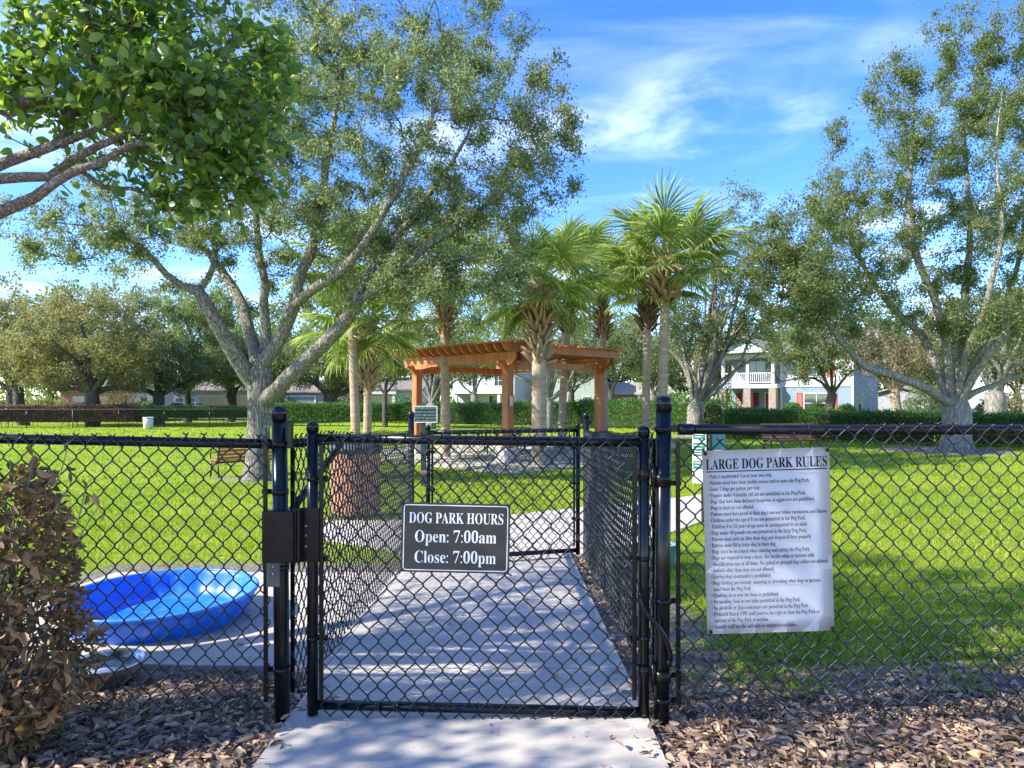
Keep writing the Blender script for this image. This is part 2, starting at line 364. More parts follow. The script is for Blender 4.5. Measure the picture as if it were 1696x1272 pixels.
M['tan_wall'] = pm('tan_siding', (0.50, 0.40, 0.25), (0.45, 0.36, 0.23), 2, 0.75)
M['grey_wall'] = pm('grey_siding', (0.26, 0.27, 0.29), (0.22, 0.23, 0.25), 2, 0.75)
M['stone_col'] = pm('stone_column', (0.36, 0.28, 0.23), (0.23, 0.17, 0.14), 7, 0.9, 0.6, 9, 0.05)
M['brick'] = pm('red_brick', (0.33, 0.155, 0.10), (0.24, 0.11, 0.08), 9, 0.9, 0.4, 14, 0.03)
M['roof'] = pm('shingle_roof', (0.23, 0.20, 0.175), (0.16, 0.14, 0.125), 6, 0.9, 0.5, 12, 0.05)
M['roof_tan'] = pm('tan_shingle_roof', (0.40, 0.33, 0.26), (0.31, 0.26, 0.20), 6, 0.9, 0.5, 12, 0.05)
M['red'] = pm('red_shutter_paint', (0.52, 0.040, 0.022), (0.44, 0.032, 0.020), 5, 0.5)
M['dark_red'] = pm('dark_red_door_paint', (0.26, 0.018, 0.015), (0.22, 0.015, 0.012), 5, 0.45)
M['glass'] = pm('window_glass', (0.035, 0.045, 0.055), (0.06, 0.075, 0.08), 2, 0.05, spec=0.8)
M['car_white'] = pm('white_car_paint', (0.74, 0.75, 0.76), (0.70, 0.71, 0.72), 2, 0.25, coat=0.6)
M['car_blue'] = pm('blue_car_paint', (0.03, 0.10, 0.24), (0.03, 0.085, 0.20), 2, 0.25, coat=0.7)
M['car_teal'] = pm('teal_car_paint', (0.03, 0.16, 0.17), (0.03, 0.13, 0.14), 2, 0.25, coat=0.7)
M['car_silver'] = pm('silver_car_paint', (0.45, 0.47, 0.49), (0.40, 0.42, 0.44), 2, 0.28, metallic=0.4, coat=0.6)
M['tyre'] = pm('tyre_rubber', (0.02, 0.02, 0.02), (0.03, 0.03, 0.03), 20, 0.8)
M['lamp'] = pm('lamp_lens', (0.6, 0.6, 0.58), (0.5, 0.5, 0.48), 5, 0.1)
M['lamp_red'] = pm('tail_lens', (0.5, 0.02, 0.02), (0.4, 0.02, 0.02), 5, 0.15)
M['mulch'] = pm('mulch', (0.155, 0.095, 0.06), (0.24, 0.16, 0.105), 18, 0.95, 0.8, 40, 0.03)
M['asphalt'] = pm('asphalt', (0.055, 0.055, 0.057), (0.045, 0.045, 0.047), 5, 0.9, 0.2, 60, 0.01)

def ground_mat():
    m, nt, b = base_mat('lawn_ground'); b.inputs['Roughness'].default_value = 0.95; b.inputs['Specular IOR Level'].default_value = 0.15
    at = nd(nt, 'ShaderNodeAttribute', attribute_name='dirt')
    n1 = noise(nt, 0.35, 6, 0.6); n2 = noise(nt, 6, 8, 0.7); n3 = noise(nt, 40, 6, 0.7)
    g = mixc(nt, ramp(nt, n1, 0.35, 0.7), (0.20, 0.290, 0.016), (0.275, 0.345, 0.022))
    g = mixc(nt, ramp(nt, n2, 0.45, 0.75), g, (0.135, 0.215, 0.014))
    g = mixc(nt, ramp(nt, n3, 0.55, 0.8), g, (0.33, 0.34, 0.06))
    d = mixc(nt, ramp(nt, n2, 0.35, 0.65), (0.30, 0.265, 0.24), (0.22, 0.185, 0.165))
    d = mixc(nt, ramp(nt, n3, 0.45, 0.7), d, (0.115, 0.088, 0.068)); n5 = noise(nt, 110, 4, .7)
    d = mixc(nt, ramp(nt, n5, 0.52, 0.62), d, (0.30, 0.245, 0.20)); d = mixc(nt, ramp(nt, noise(nt, 17, 6, .75), 0.56, 0.66), d, (0.075, 0.058, 0.045))
    ad = nt.nodes.new('ShaderNodeMath'); ad.operation = 'ADD'; nt.links.new(at.outputs['Fac'], ad.inputs[0])
    sc = nt.nodes.new('ShaderNodeMath'); sc.operation = 'MULTIPLY_ADD'; sc.inputs[1].default_value = 0.9; sc.inputs[2].default_value = -0.45
    nt.links.new(n2, sc.inputs[0]); nt.links.new(sc.outputs[0], ad.inputs[1])
    nt.links.new(mixc(nt, ramp(nt, ad.outputs[0], 0.35, 0.65), g, d), b.inputs['Base Color'])
    bump(nt, b, n3, 0.9, 0.04)
    return m
M['ground'] = ground_mat()

# ------------------------------------------------------------------ lettering (serif glyphs of the built-in font)
def serif(t):
    o = ''
    for ch in t:
        if 'A' <= ch <= 'Z': o += chr(0x1D400 + ord(ch) - 65)
        elif 'a' <= ch <= 'z': o += chr(0x1D41A + ord(ch) - 97)
        elif '0' <= ch <= '9': o += chr(0x1D7CE + ord(ch) - 48)
        else: o += ch
    return o
def text_data(body, thin=0.0, res=2):
    cu = bpy.data.curves.new('lettering_curve', 'FONT'); cu.body = serif(body); cu.size = 1; cu.offset = -thin; cu.resolution_u = res
    o = bpy.data.objects.new('lettering_curve', cu)
    me = bpy.data.meshes.new_from_object(o)
    V = np.empty(len(me.vertices) * 3); me.vertices.foreach_get('co', V); V = V.reshape(-1, 3)
    Fs = [tuple(p.vertices) for p in me.polygons]
    bpy.data.meshes.remove(me); bpy.data.objects.remove(o); bpy.data.curves.remove(cu)
    return V, Fs
def lettering(parent, body, x0, z0, x1, cap, mat, y=-0.004, thin=0.0, res=2, fit=True, sx=None, name='lettering'):
    """text standing on the panel's face in local (x, z), baseline z0, from x0 to x1 (fit) or with x scale sx"""
    V, Fs = text_data(body, thin, res)
    k = cap / 0.70
    lo, hi = V[:, 0].min(), V[:, 0].max()
    kx = (x1 - x0) / (hi - lo) if fit else sx
    W = np.stack([x0 + (V[:, 0] - (lo if fit else 0)) * kx, np.full(len(V), y), z0 + V[:, 1] * k], 1)
    me = bpy.data.meshes.new(name); me.from_pydata(W.tolist(), [], Fs); me.materials.append(mat)
    return link(name, me, parent)

# ------------------------------------------------------------------ the ground
def dirt_at(x, y):
    x = np.asarray(x, float); y = np.asarray(y, float)
    d = np.zeros_like(x + y)
    d = np.maximum(d, 1 - smooth(3.15, 4.0, y))                                           # bare strip along the front fence
    d = np.maximum(d, (1 - smooth(0.0, 0.5, np.abs(x - 0.75) - 0.25)) * (1 - smooth(6.4, 7.6, y)) * 0.9)     # beside the corridor
    d = np.maximum(d, (1 - smooth(0.2, 0.8, np.maximum(np.abs(x + 2.1) - 1.2, np.abs(y - 4.8) - 1.2))) * 0.75)
    for (cx, cy, r, a) in ((-6.2, 16.5, 1.1, .5), (-7.0, 17.2, 1.0, .55), (13.9, 22.0, 2.3, 1), (0.8, 21.3, 1.2, .7), (8.6, 21, 1.6, .6), (7.9, 30, 1.5, .9)):
        d = np.maximum(d, a * (1 - smooth(r * 0.5, r * 1.2, np.hypot(x - cx, y - cy))))
    for (cx, cy, rx, ry, a) in ((-5.2, 14.8, 1.6, .5, .42), (-3.2, 8.6, .7, .5, .4), (2.2, 7.2, .9, .5, .4), (5.1, 9.5, 1.2, .5, .42), (4.6, 16.2, 1.6, .6, .45), (7.5, 12.6, 1.4, .6, .4), (-7.5, 11.2, 1.2, .5, .4), (3.4, 5.2, .6, .35, .45), (-1.6, 12.5, .9, .6, .4), (10.5, 15.5, 1.8, .7, .42), (-9.5, 20, 2, .8, .4), (2.9, 12.9, .8, .5, .5), (6.2, 6.3, .8, .35, .4)):
        d = np.maximum(d, a * (1 - smooth(.3, 1.15, np.hypot((x - cx) / rx, (y - cy) / ry))))
    d = np.maximum(d, smooth(55, 62, y) * 0.15)
    return d
def build_ground():
    ys = np.concatenate([np.arange(-6, 12, 0.25), np.arange(12, 32, 0.6), np.arange(32, 80, 2), np.geomspace(80, 900, 24)])
    xs = np.concatenate([-np.geomspace(60, 900, 18)[::-1], np.arange(-58, -14, 2), np.arange(-14, 16, 0.3), np.arange(16, 60, 2), np.geomspace(60, 900, 18)])
    X, Y = np.meshgrid(xs, ys); Z = ground(X, Y)
    V = np.stack([X, Y, Z], -1).reshape(-1, 3); nx = len(xs)
    i = np.arange(len(ys) - 1)[:, None] * nx + np.arange(nx - 1)[None]
    Fq = np.stack([i, i + 1, i + nx + 1, i + nx], -1).reshape(-1, 4)
    me = np_mesh('ground', V, [Fq], M['ground'], True)
    a = me.attributes.new('dirt', 'FLOAT', 'POINT'); a.data.foreach_set('value', dirt_at(X, Y).ravel().astype(np.float32))
    link('ground', me, None, 'structure')
build_ground()

def slab(parent, poly, mat, lift=0.03, thick=0.10, name='slab', step=0.5):
    """a concrete slab that follows the slope: outline polygon (x,y), its top subdivided along y"""
    bm = bmesh.new()
    vs = [bm.verts.new((x, y, 0)) for x, y in poly]; bm.faces.new(vs)
    y0, y1 = min(p[1] for p in poly), max(p[1] for p in poly); x0, x1 = min(p[0] for p in poly), max(p[0] for p in poly)
    for yy in np.arange(y0 + step, y1, step):
        bmesh.ops.bisect_plane(bm, geom=bm.verts[:] + bm.edges[:] + bm.faces[:], plane_co=(0, yy, 0), plane_no=(0, 1, 0))
    for xx in np.arange(x0 + step * 2, x1, step * 2):
        bmesh.ops.bisect_plane(bm, geom=bm.verts[:] + bm.edges[:] + bm.faces[:], plane_co=(xx, 0, 0), plane_no=(1, 0, 0))
    r = bmesh.ops.extrude_face_region(bm, geom=bm.faces[:])
    top = [v for v in r['geom'] if isinstance(v, bmesh.types.BMVert)]; ts = set(top)
    for v in bm.verts: v.co.z = gz(v.co.x, v.co.y) + (lift if v in ts else lift - thick)
    bmesh.ops.recalc_face_normals(bm, faces=bm.faces)
    me = bpy.data.meshes.new(name); bm.to_mesh(me); bm.free(); me.materials.append(mat)
    return link(name, me, parent)
walk = thing('walkway', None, None); walk['kind'] = 'structure'
XL, XR = -0.95, 0.575
for (a, b) in ((0.9, 3.465), (3.475, 5.545), (5.555, 6.75)):
    slab(walk, [(XL, a), (XR, a), (XR, b), (XL, b)], M['concrete'])
slab(walk, [(-3.4, 3.60), (-0.958, 3.50), (-0.958, 5.85), (-3.4, 5.85)], M['concrete'], 0.028)
pts = [(-0.95, 6.76), (0.72, 6.76), (1.35, 7.4), (2.6, 9.2), (4.3, 11.0), (4.9, 12.2), (4.2, 12.8), (1.4, 11.2), (0.2, 10.1), (-0.95, 9.3), (-2.75, 9.3), (-2.75, 8.2)]
slab(walk, pts, M['concrete'], 0.022)
pat = thing('patio', None, None); pat['kind'] = 'structure'
for i in range(3):
    for j in range(3):
        cx, cy = -0.05 + (i - 1) * 2.35 - (j - 1) * 2.35, 25.3 + (i - 1) * 2.35 + (j - 1) * 2.35
        q = 2.33
        slab(pat, [(cx, cy - q), (cx + q, cy), (cx, cy + q), (cx - q, cy)], M['concrete'], 0.02, step=2)
rd = MB()
rd.poly([(-200, 63, -0.66), (60, 63, -0.66), (60, 70, -0.66), (-200, 70, -0.66)])
rd.build('road', M['asphalt'], None, 'structure')

# ------------------------------------------------------------------ chain link
def fabric(P0, P1, zt, zb, mat, parent, name='chain_link_mesh', cell=0.0755, hz=0.091, r=0.0033, sides=4, seed=0, sag=None, barb=True):
    """interlocked zigzag wires between P0 and P1 (x,y); zt(t), zb(t) top and bottom heights along the run"""
    P0 = np.array(P0, float); P1 = np.array(P1, float); L = np.linalg.norm(P1 - P0); D = (P1 - P0) / L; Nn = np.array([D[1], -D[0]])
    p = cell / 2; n = int(L / p); rng = np.random.default_rng(seed)
    Vs, Fs, base = [], [], 0
    for i in range(n):
        u = (i + 0.5) * L / n; t = u / L; top, bot = zt(t), zb(t)
        K = max(2, int(round((top - bot) / (hz / 2)))); a = p / 2 + r * 0.8
        k = np.arange(K + 1); sg = np.where((k + i) % 2 == 0, 1.0, -1.0)
        zz = top - k * hz / 2; uu = u + a * sg
        uu = uu + 0.0045 * np.sin(zz * 7 + i * 0.05 + seed) + 0.003 * np.sin(zz * 3.1 + i * .021); zz = zz + 0.0022 * np.sin(i * 0.7 + k * 0.9) + .006 * np.sin(u * 4.3 + zz * 2.1 + seed)
        pu, pz, pw = [], [], []
        if barb and sg[0] * 1 != 0:
            pu.append(uu[0] - sg[0] * -0.010); pz.append(zz[0] + 0.008); pw.append(0.006)
        for j in range(K):
            f = r * 1.15 if sg[j] < 0 else -r * 1.15
            du, dz = uu[j + 1] - uu[j], zz[j + 1] - zz[j]
            pu += [uu[j], uu[j] + du * .14, uu[j] + du * .86]; pz += [zz[j], zz[j] + dz * .20, zz[j] + dz * .80]
            pw += [0.0, f, f]
        pu.append(uu[-1]); pz.append(zz[-1]); pw.append(0.0)
        pu, pz, pw = map(np.array, (pu, pz, pw))
        C = np.stack([P0[0] + D[0] * pu + Nn[0] * pw, P0[1] + D[1] * pu + Nn[1] * pw, pz], 1); m = len(C)
        T = np.gradient(C, axis=0); T /= np.linalg.norm(T, axis=1)[:, None]
        A = np.array([Nn[0], Nn[1], 0.0]); U = np.cross(T, A); U /= np.linalg.norm(U, axis=1)[:, None] + 1e-9; W = np.cross(T, U)
        an = 2 * pi * np.arange(sides) / sides
        R = C[:, None] + r * (np.cos(an)[None, :, None] * U[:, None] + np.sin(an)[None, :, None] * W[:, None])
        Vs.append(R.reshape(-1, 3))
        ii = (np.arange(m - 1) * sides)[:, None]; kk = np.arange(sides)[None]; k2 = (kk + 1) % sides
        Fs.append(np.stack([ii + kk, ii + k2, ii + sides + k2, ii + sides + kk], -1).reshape(-1, 4) + base); base += m * sides
    me = np_mesh(name, np.concatenate(Vs), [np.concatenate(Fs)], mat, True)
    return link(name, me, parent, 'stuff')
def post(parent, x, y, h, r, lean=(0, 0), z0=None, name='post', capn='post_cap'):
    z0 = gz(x, y) - 0.05 if z0 is None else z0
    zt = gz(x, y) + h
    t = Vector((x + lean[0], y + lean[1], zt))
    b = MB().tube([(x, y, z0), t - Vector((0, 0, r * 1.3))], r, 20).build(name, M['black'], parent)
    prof = [(r * 1.10, -r * 1.45), (r * 1.12, -r * 0.5)] + [(r * 1.12 * cos(a), -r * 0.5 + r * 1.0 * sin(a)) for a in np.linspace(0.15, pi / 2, 7)]
    MB().lathe(prof, 20, t - Vector((0, 0, r * 0.5))).build(capn, M['black'], parent)
    return b
def band(parent, x, y, z, r, d=(1, 0), ln=0.05):
    """brace band round a post with a bolted tab pointing along d"""
    b = MB().lathe([(r * 1.02, -0.011), (r * 1.10, -0.011), (r * 1.10, 0.011), (r * 1.02, 0.011)], 18, (x, y, z), True)
    b.box((x + d[0] * (r + ln / 2), y + d[1] * (r + ln / 2), z), (ln if abs(d[0]) > .5 else .008, ln if abs(d[1]) > .5 else .008, 0.022), 0.002)
    o = b.build('brace_band', M['black_dull'], parent)
    q = Vector((x + d[0] * (r + ln * .8), y + d[1] * (r + ln * .8), z))
    MB().cyl(q - Vector((0, 0.014, 0)), q + Vector((0, 0.014, 0)), 0.007, 8).build('carriage_bolt', M['black_dull'], o)
def bar(parent, a, b, w=0.019, t=0.006, name='tension_bar', mat='black_dull'):
    a, b = Vector(a), Vector(b); dz = (b - a).normalized(); x = Vector((1, 0, 0)); x = (x - dz * x.dot(dz)).normalized(); y = dz.cross(x)
    R = Matrix((x, y, dz)).transposed()
    return MB().box((a + b) / 2, (w, t, (b - a).length), 0.0015, R).build(name, M[mat], parent)
def tie(parent, p, r, ax=(1, 0, 0)):
    p = Vector(p); ax = Vector(ax); u = ax.orthogonal().normalized(); w = ax.cross(u)
    pts = [p + (u * cos(a) + w * sin(a)) * (r + 0.003) + ax * 0.006 * sin(a / 2) for a in np.linspace(0, 2 * pi, 13)[:-1]]
    MB().tube(pts, 0.0022, 5, closed=True).build('tie_wire', M['black_wire'], parent)

D0, D1 = 2.90, 6.55
XPL, XPR = (468 - HX) / F * D0, (1097 - HX) / F * D0          # gate posts
XFL, XFR = (681 - HX) / F * D1, (971 - HX) / F * D1           # far posts
# front fence, left of the gate
fl = thing('chain_link_fence', 'black chain link fence panel in front of the blue wading pool', 'fence', (0, 0, 0), 0, 'chain link fences round the gate')
post(fl, XPL, D0, 1.352, 0.032, (-0.014, 0))
post(fl, -3.55, D0, 1.30, 0.03)
MB().tube([(-3.55, D0 - .002, 1.226), (-2.2, D0, 1.209), (XPL - 0.035, D0, 1.187)], 0.0212, 14).build('top_rail', M['black'], fl)
MB().tube([(XPL - 0.085, D0, 1.188), (XPL - 0.06, D0, 1.1875)], 0.0245, 14).build('rail_end_cup', M['black_dull'], fl)
fabric((-3.55, D0 - 0.026), (XPL - 0.050, D0 - 0.026), lambda t: 1.252 - 0.036 * t + 0.004 * sin(30 * t), lambda t: 0.075, M['black_wire'], fl, seed=1)
bar(fl, (XPL - 0.062, D0 - .024, 0.10), (XPL - 0.065, D0 - .024, 1.225))
for z in (0.23, 0.665, 0.985, 1.187): band(fl, XPL - 0.014 * z / 1.35, D0, z, 0.032, (-1, 0), 0.045)
for x in (-2.86, -2.05, -1.35): tie(fl, (x, D0, 1.2 - 0.0165 * (x + 2.2)), 0.0215)
# lock housing on the left post
lk = thing('gate_lock', 'black steel lock box bolted to the left gate post, with keeper plate', 'lock', (0, 0, 0))
bx = lambda a, b, c, e: ((a + c) / 2, (b + e) / 2)
xa, xb = (436 - HX) / F * (D0 - .06), (488 - HX) / F * (D0 - .06)
za, zb_ = CAMH - (845 - HY) / F * (D0 - .06), CAMH - (931 - HY) / F * (D0 - .06)
MB().box(((xa + xb) / 2, D0 - 0.055, (za + zb_) / 2), (xb - xa, 0.05, za - zb_), 0.004).build('lock_housing', M['black_dull'], lk)
MB().box((xb + 0.006, D0 - 0.05, (za + zb_) / 2), (0.010, 0.045, za - zb_ + .004), 0.003).build('latch_guard', M['black_dull'], lk)
MB().box((xb + 0.020, D0 - 0.056, (za + zb_) / 2 + .002), (0.013, 0.045, za - zb_ + .008), 0.003).build('latch_guard', M['black_dull'], lk)
MB().box((XPL - 0.028, D0 - 0.034, zb_ - 0.055), (0.056, 0.004, 0.11), 0.001).build('mounting_plate', M['gunmetal'], lk)
for dz in (0.025, 0.055):
    MB().lathe([(0.005, 0), (0.005, .004), (.002, .006)], 8, (0, 0, 0)).build('screw', M['bolt'], lk).matrix_basis = Matrix.Translation((XPL - 0.028, D0 - 0.036, zb_ - dz)) @ Matrix.Rotation(pi / 2, 4, 'X')
MB().box((XPL + 0.036, D0 - 0.01, 1.225), (0.02, 0.03, 0.11), 0.003).build('sensor_box', M['black_dull'], lk)

# front fence, right of the gate
fr = thing('chain_link_fence', 'black chain link fence panel that carries the white rules banner', 'fence', (0, 0, 0), 0, 'chain link fences round the gate')
post(fr, XPR - 0.004, D0, 1.394, 0.0325, (0.010, 0))
post(fr, 3.35, D0, 1.33, 0.03)
MB().tube([(XPR + 0.075, D0, 1.249), (2.0, D0, 1.247), (3.35, D0, 1.243)], 0.0212, 14).build('top_rail', M['black'], fr)
MB().tube([(XPR + 0.068, D0, 1.249), (XPR + 0.13, D0, 1.249)], 0.0246, 14).build('rail_end_cup', M['black'], fr)
MB().box((XPR + 0.05, D0, 1.252), (0.045, 0.012, 0.028), 0.003).build('rail_end_tab', M['black_dull'], fr)
fabric((XPR + 0.052, D0 - 0.026), (3.35, D0 - 0.026), lambda t: 1.205 + 0.065 * float(smooth(0.03, 0.42, t)), lambda t: 0.045, M['black_wire'], fr, seed=2)
bar(fr, (XPR + 0.062, D0 - .024, 0.09), (XPR + 0.060, D0 - .024, 1.20))
for z in (0.10, 0.205, 0.52, 1.02, 1.25): band(fr, XPR, D0, z, 0.0325, (1, 0), 0.048)
for x in (1.25, 1.62, 1.86, 2.15, 2.7): tie(fr, (x, D0, 1.247), 0.0215)

# corridor fences
def corridor(label, xa, xb, hf, hb, seed, capx):
    t = thing('chain_link_fence', label, 'fence', (0, 0, 0), 0, 'chain link fences round the gate')
    post(t, xb, D1, hf, 0.030)
    zA = 1.185; zB = gz(xb, D1) + 1.20
    s = 1 if xb > 0 else -1
    MB().tube([(xa, D0 + 0.035, zA), (xb, D1 - 0.03, zB)], 0.0205, 12).build('top_rail', M['black'], t)
    fabric((xa - s * 0.026, D0 + 0.06), (xb - s * 0.026, D1 - 0.04), lambda q: zA + .035 + (zB - zA) * q, lambda q: 0.07 + gz(0, D0 + (D1 - D0) * q), M['black_wire'], t, seed=seed)
    bar(t, (xa - s * .02, D0 + 0.07, 0.1), (xa - s * .02, D0 + 0.07, 1.2)); bar(t, (xb - s * .02, D1 - 0.05, gz(xb, D1) + .1), (xb - s * .02, D1 - 0.05, zB))
    for z in (0.2, 0.6, 1.0): band(t, xb, D1, gz(xb, D1) + z, 0.030, (0, -1), 0.045)
    return t
cl = corridor('black chain link side fence between the walkway and the trash can', XPL, XFL, 1.43, 1.2, 3, 0)
MB().tube([(XPL + .01, D0 + .05, 0.88), (XPL + 0.02, D0 + 0.9, 1.12)], 0.017, 10).build('brace_rod', M['black'], cl)
corridor('black chain link side fence along the leaf-strewn edge of the walkway', XPR, XFR, 1.42, 1.2, 4, 0)

# the near gate
def gate(label, A, B, zt0, zt1, zb0, zb1, seed, rs=0.0235, ext=0.05):
    t = thing('gate', label, 'gate', (0, 0, 0), 0, 'chain link gates'); (x0, y0), (x1, y1) = A, B
    for (x, y, a, b) in ((x0, y0, zt0, zb0), (x1, y1, zt1, zb1)):
        MB().tube([(x, y, b - 0.04), (x, y, a + ext)], rs, 18).build('stile', M['black'], t)
        MB().lathe([(rs * 1.10, -0.02), (rs * 1.12, 0.0)] + [(rs * 1.12 * cos(q), rs * sin(q)) for q in np.linspace(0.15, pi / 2, 6)], 18, (x, y, a + ext)).build('stile_cap', M['black'], t)
    MB().tube([(x0, y0, zt0), (x1, y1, zt1)], 0.0205, 14).build('top_rail', M['black'], t)
    MB().tube([(x0, y0, zb0), (x1, y1, zb1)], 0.0205, 14).build('bottom_rail', M['black'], t)
    L = sqrt((x1 - x0) ** 2 + (y1 - y0) ** 2); e = (rs + 0.022) / L
    lx = lambda q: (x0 + (x1 - x0) * q, y0 + (y1 - y0) * q - 0.026)
    fabric(lx(e), lx(1 - e), lambda q: zt0 + (zt1 - zt0) * q + 0.022 - 0.012 * sin(q * 9), lambda q: zb0 + (zb1 - zb0) * q - 0.045, M['black_wire'], t, seed=seed)
    for q in (e * 0.96, 1 - e * 0.96):
        px, py = lx(q); bar(t, (px, py, zb0 + 0.03), (px, py, zt1 - 0.01))
    for x, y, s in ((x0, y0, 1), (x1, y1, -1)):
        for fz in (0.25, 0.55, 0.85): band(t, x, y, zb0 + (zt0 - zb0) * fz, rs, (s, 0), 0.042)
    for q in (0.2, 0.5, 0.8):
        tie(t, (x0 + (x1 - x0) * q, y0 + (y1 - y0) * q, zt0 + (zt1 - zt0) * q), 0.021); tie(t, (x0 + (x1 - x0) * q, y0 + (y1 - y0) * q, zb0 + (zb1 - zb0) * q), 0.021)
    return t
gxl, gxr = (518 - HX) / F * D0, (1066 - HX) / F * D0
g1 = gate('near black chain link gate that carries the park hours sign', (gxl, D0), (gxr, D0), 1.211, 1.192, 0.079, 0.047, 5)
MB().box((gxl - 0.006, D0 - 0.034, (za + zb_) / 2), (0.085, 0.004, za - zb_ + .012), 0.001).build('keeper_plate', M['black_dull'], g1)
for dz in (0.07, 0.11, 0.155):
    MB().lathe([(0.005, 0), (0.005, .004), (.002, .006)], 8).build('screw', M['bolt'], g1).matrix_basis = Matrix.Translation((gxl - 0.018, D0 - 0.036, za - dz)) @ Matrix.Rotation(pi / 2, 4, 'X')
for z in (1.06, 0.225):
    h = MB(); xm = (gxr + XPR) / 2
    h.lathe([(0.027, -0.022), (0.027, 0.022)], 16, (gxr, D0, z)); h.lathe([(0.037, -0.022), (0.037, 0.022)], 16, (XPR, D0, z - 0.02))
    h.cyl((xm, D0 - 0.012, z - 0.055), (xm, D0 - 0.012, z + 0.035), 0.012, 12); h.box((xm - .018, D0 - .01, z), (0.04, 0.014, 0.03), .002); h.box((xm + .012, D0 - .01, z - .02), (0.04, 0.014, 0.03), .002)
    h.build('hinge', M['black_dull'], g1)
# the far gate, ajar
g2 = gate('far black chain link gate, half open beyond the corridor', ((709 - HX) / F * 6.1, 6.1), ((957 - HX) / F * 6.56, 6.56), 1.075, 1.075, gz(0, 6.1) + .09, gz(0, 6.5) + .09, 6, 0.021, 0.05)
MB().box(((709 - HX) / F * 6.1 - 0.03, 6.08, 0.72), (0.05, 0.03, 0.03), 0.004).build('latch_fork', M['copper'], g2)

# coiled cable conduit at the hinge side
cc = thing('conduit', 'black ribbed cable conduit looping from gate to right post', 'cable conduit')
cp = [P(1061, 985, D0 - .045), P(1063, 1003, D0 - .05), P(1076, 1022, D0 - .055), P(1092, 1040, D0 - .055), P(1104, 1062, D0 - .05), P(1110, 1085, D0 - .04), P(1108, 1098, D0 - .03)]
def spline(pts, n):
    pts = [Vector(p) for p in pts]; out = []
    q = [pts[0] * 2 - pts[1]] + pts + [pts[-1] * 2 - pts[-2]]
    for i in range(len(pts) - 1):
        a, b, c, d = q[i:i + 4]
        for k in range(n):
            t = k / n; out.append(0.5 * (2 * b + (c - a) * t + (2 * a - 5 * b + 4 * c - d) * t * t + (3 * b - a - 3 * c + d) * t ** 3))
    return out + [pts[-1]]
sp = spline(cp, 16)
MB().tube(sp, [0.0115 if k % 2 else 0.0075 for k in range(len(sp))], 10).build('ribbed_tube', M['black'], cc)
for q in (cp[0], cp[-1]): MB().lathe([(0.012, -0.012), (0.013, 0), (0.012, 0.012)], 10, q).build('end_fitting', M['black_dull'], cc)

# ------------------------------------------------------------------ signs on the fence
def round_rect(w, h, r, n=5):
    out = []
    for cx, cz, a0 in ((w / 2 - r, h / 2 - r, 0), (-w / 2 + r, h / 2 - r, pi / 2), (-w / 2 + r, -h / 2 + r, pi), (w / 2 - r, -h / 2 + r, 1.5 * pi)):
        for k in range(n + 1): a = a0 + pi / 2 * k / n; out.append((cx + r * cos(a), cz + r * sin(a)))
    return out
def ring_border(parent, w, h, r, t, mat, y, name='border'):
    a, b = round_rect(w, h, r), round_rect(w - 2 * t, h - 2 * t, max(r - t, 0.001)); n = len(a)
    me = bpy.data.meshes.new(name); me.from_pydata([(p[0], y, p[1]) for p in a + b], [], [(i, (i + 1) % n, n + (i + 1) % n, n + i) for i in range(n)])
    me.materials.append(mat); return link(name, me, parent)
ds = D0 - 0.045; k = ds / F
hs_ = thing('hours_sign', 'black park hours sign with white serif lettering wired to the near gate', 'sign', P(754.5, 891, ds))
hs_.rotation_euler = (0, radians(1.25), 0)
W, H = 180 * k, 115 * k
MB().prism(round_rect(W, H, 0.012), (0, 0, 0), (1, 0, 0), (0, 0, 1), (0, 1, 0), 0.004).build('panel', M['sign_black'], hs_)
ring_border(hs_, W - 0.018, H - 0.016, 0.014, 0.0034, M['letter_white'], -0.0026)
pxz = lambda x, y: ((x - 754.5) * k, -(y - 891) * k)
for body, x0, x1, yb, cap in (('DOG PARK HOURS', 677, 833, 867, 18), ('Open: 7:00am', 687.5, 822, 898.5, 20), ('Close: 7:00pm', 687.5, 822, 932.5, 20)):
    a, zb2 = pxz(x0, yb); b_, _ = pxz(x1, yb)
    lettering(hs_, body, a, zb2, b_, cap * k, M['letter_white'], -0.0030, 0.004, 3)
for sx in (-1, 1):
    for sz in (-1, 1):
        MB().tube([(sx * (W / 2 - .008), -.006, sz * (H / 2 - .008)), (sx * (W / 2 + .004), -.004, sz * (H / 2 + .004)), (sx * (W / 2 + .01), .012, sz * (H / 2 + .008))], 0.003, 6).build('zip_tie', M['black_wire'], hs_)

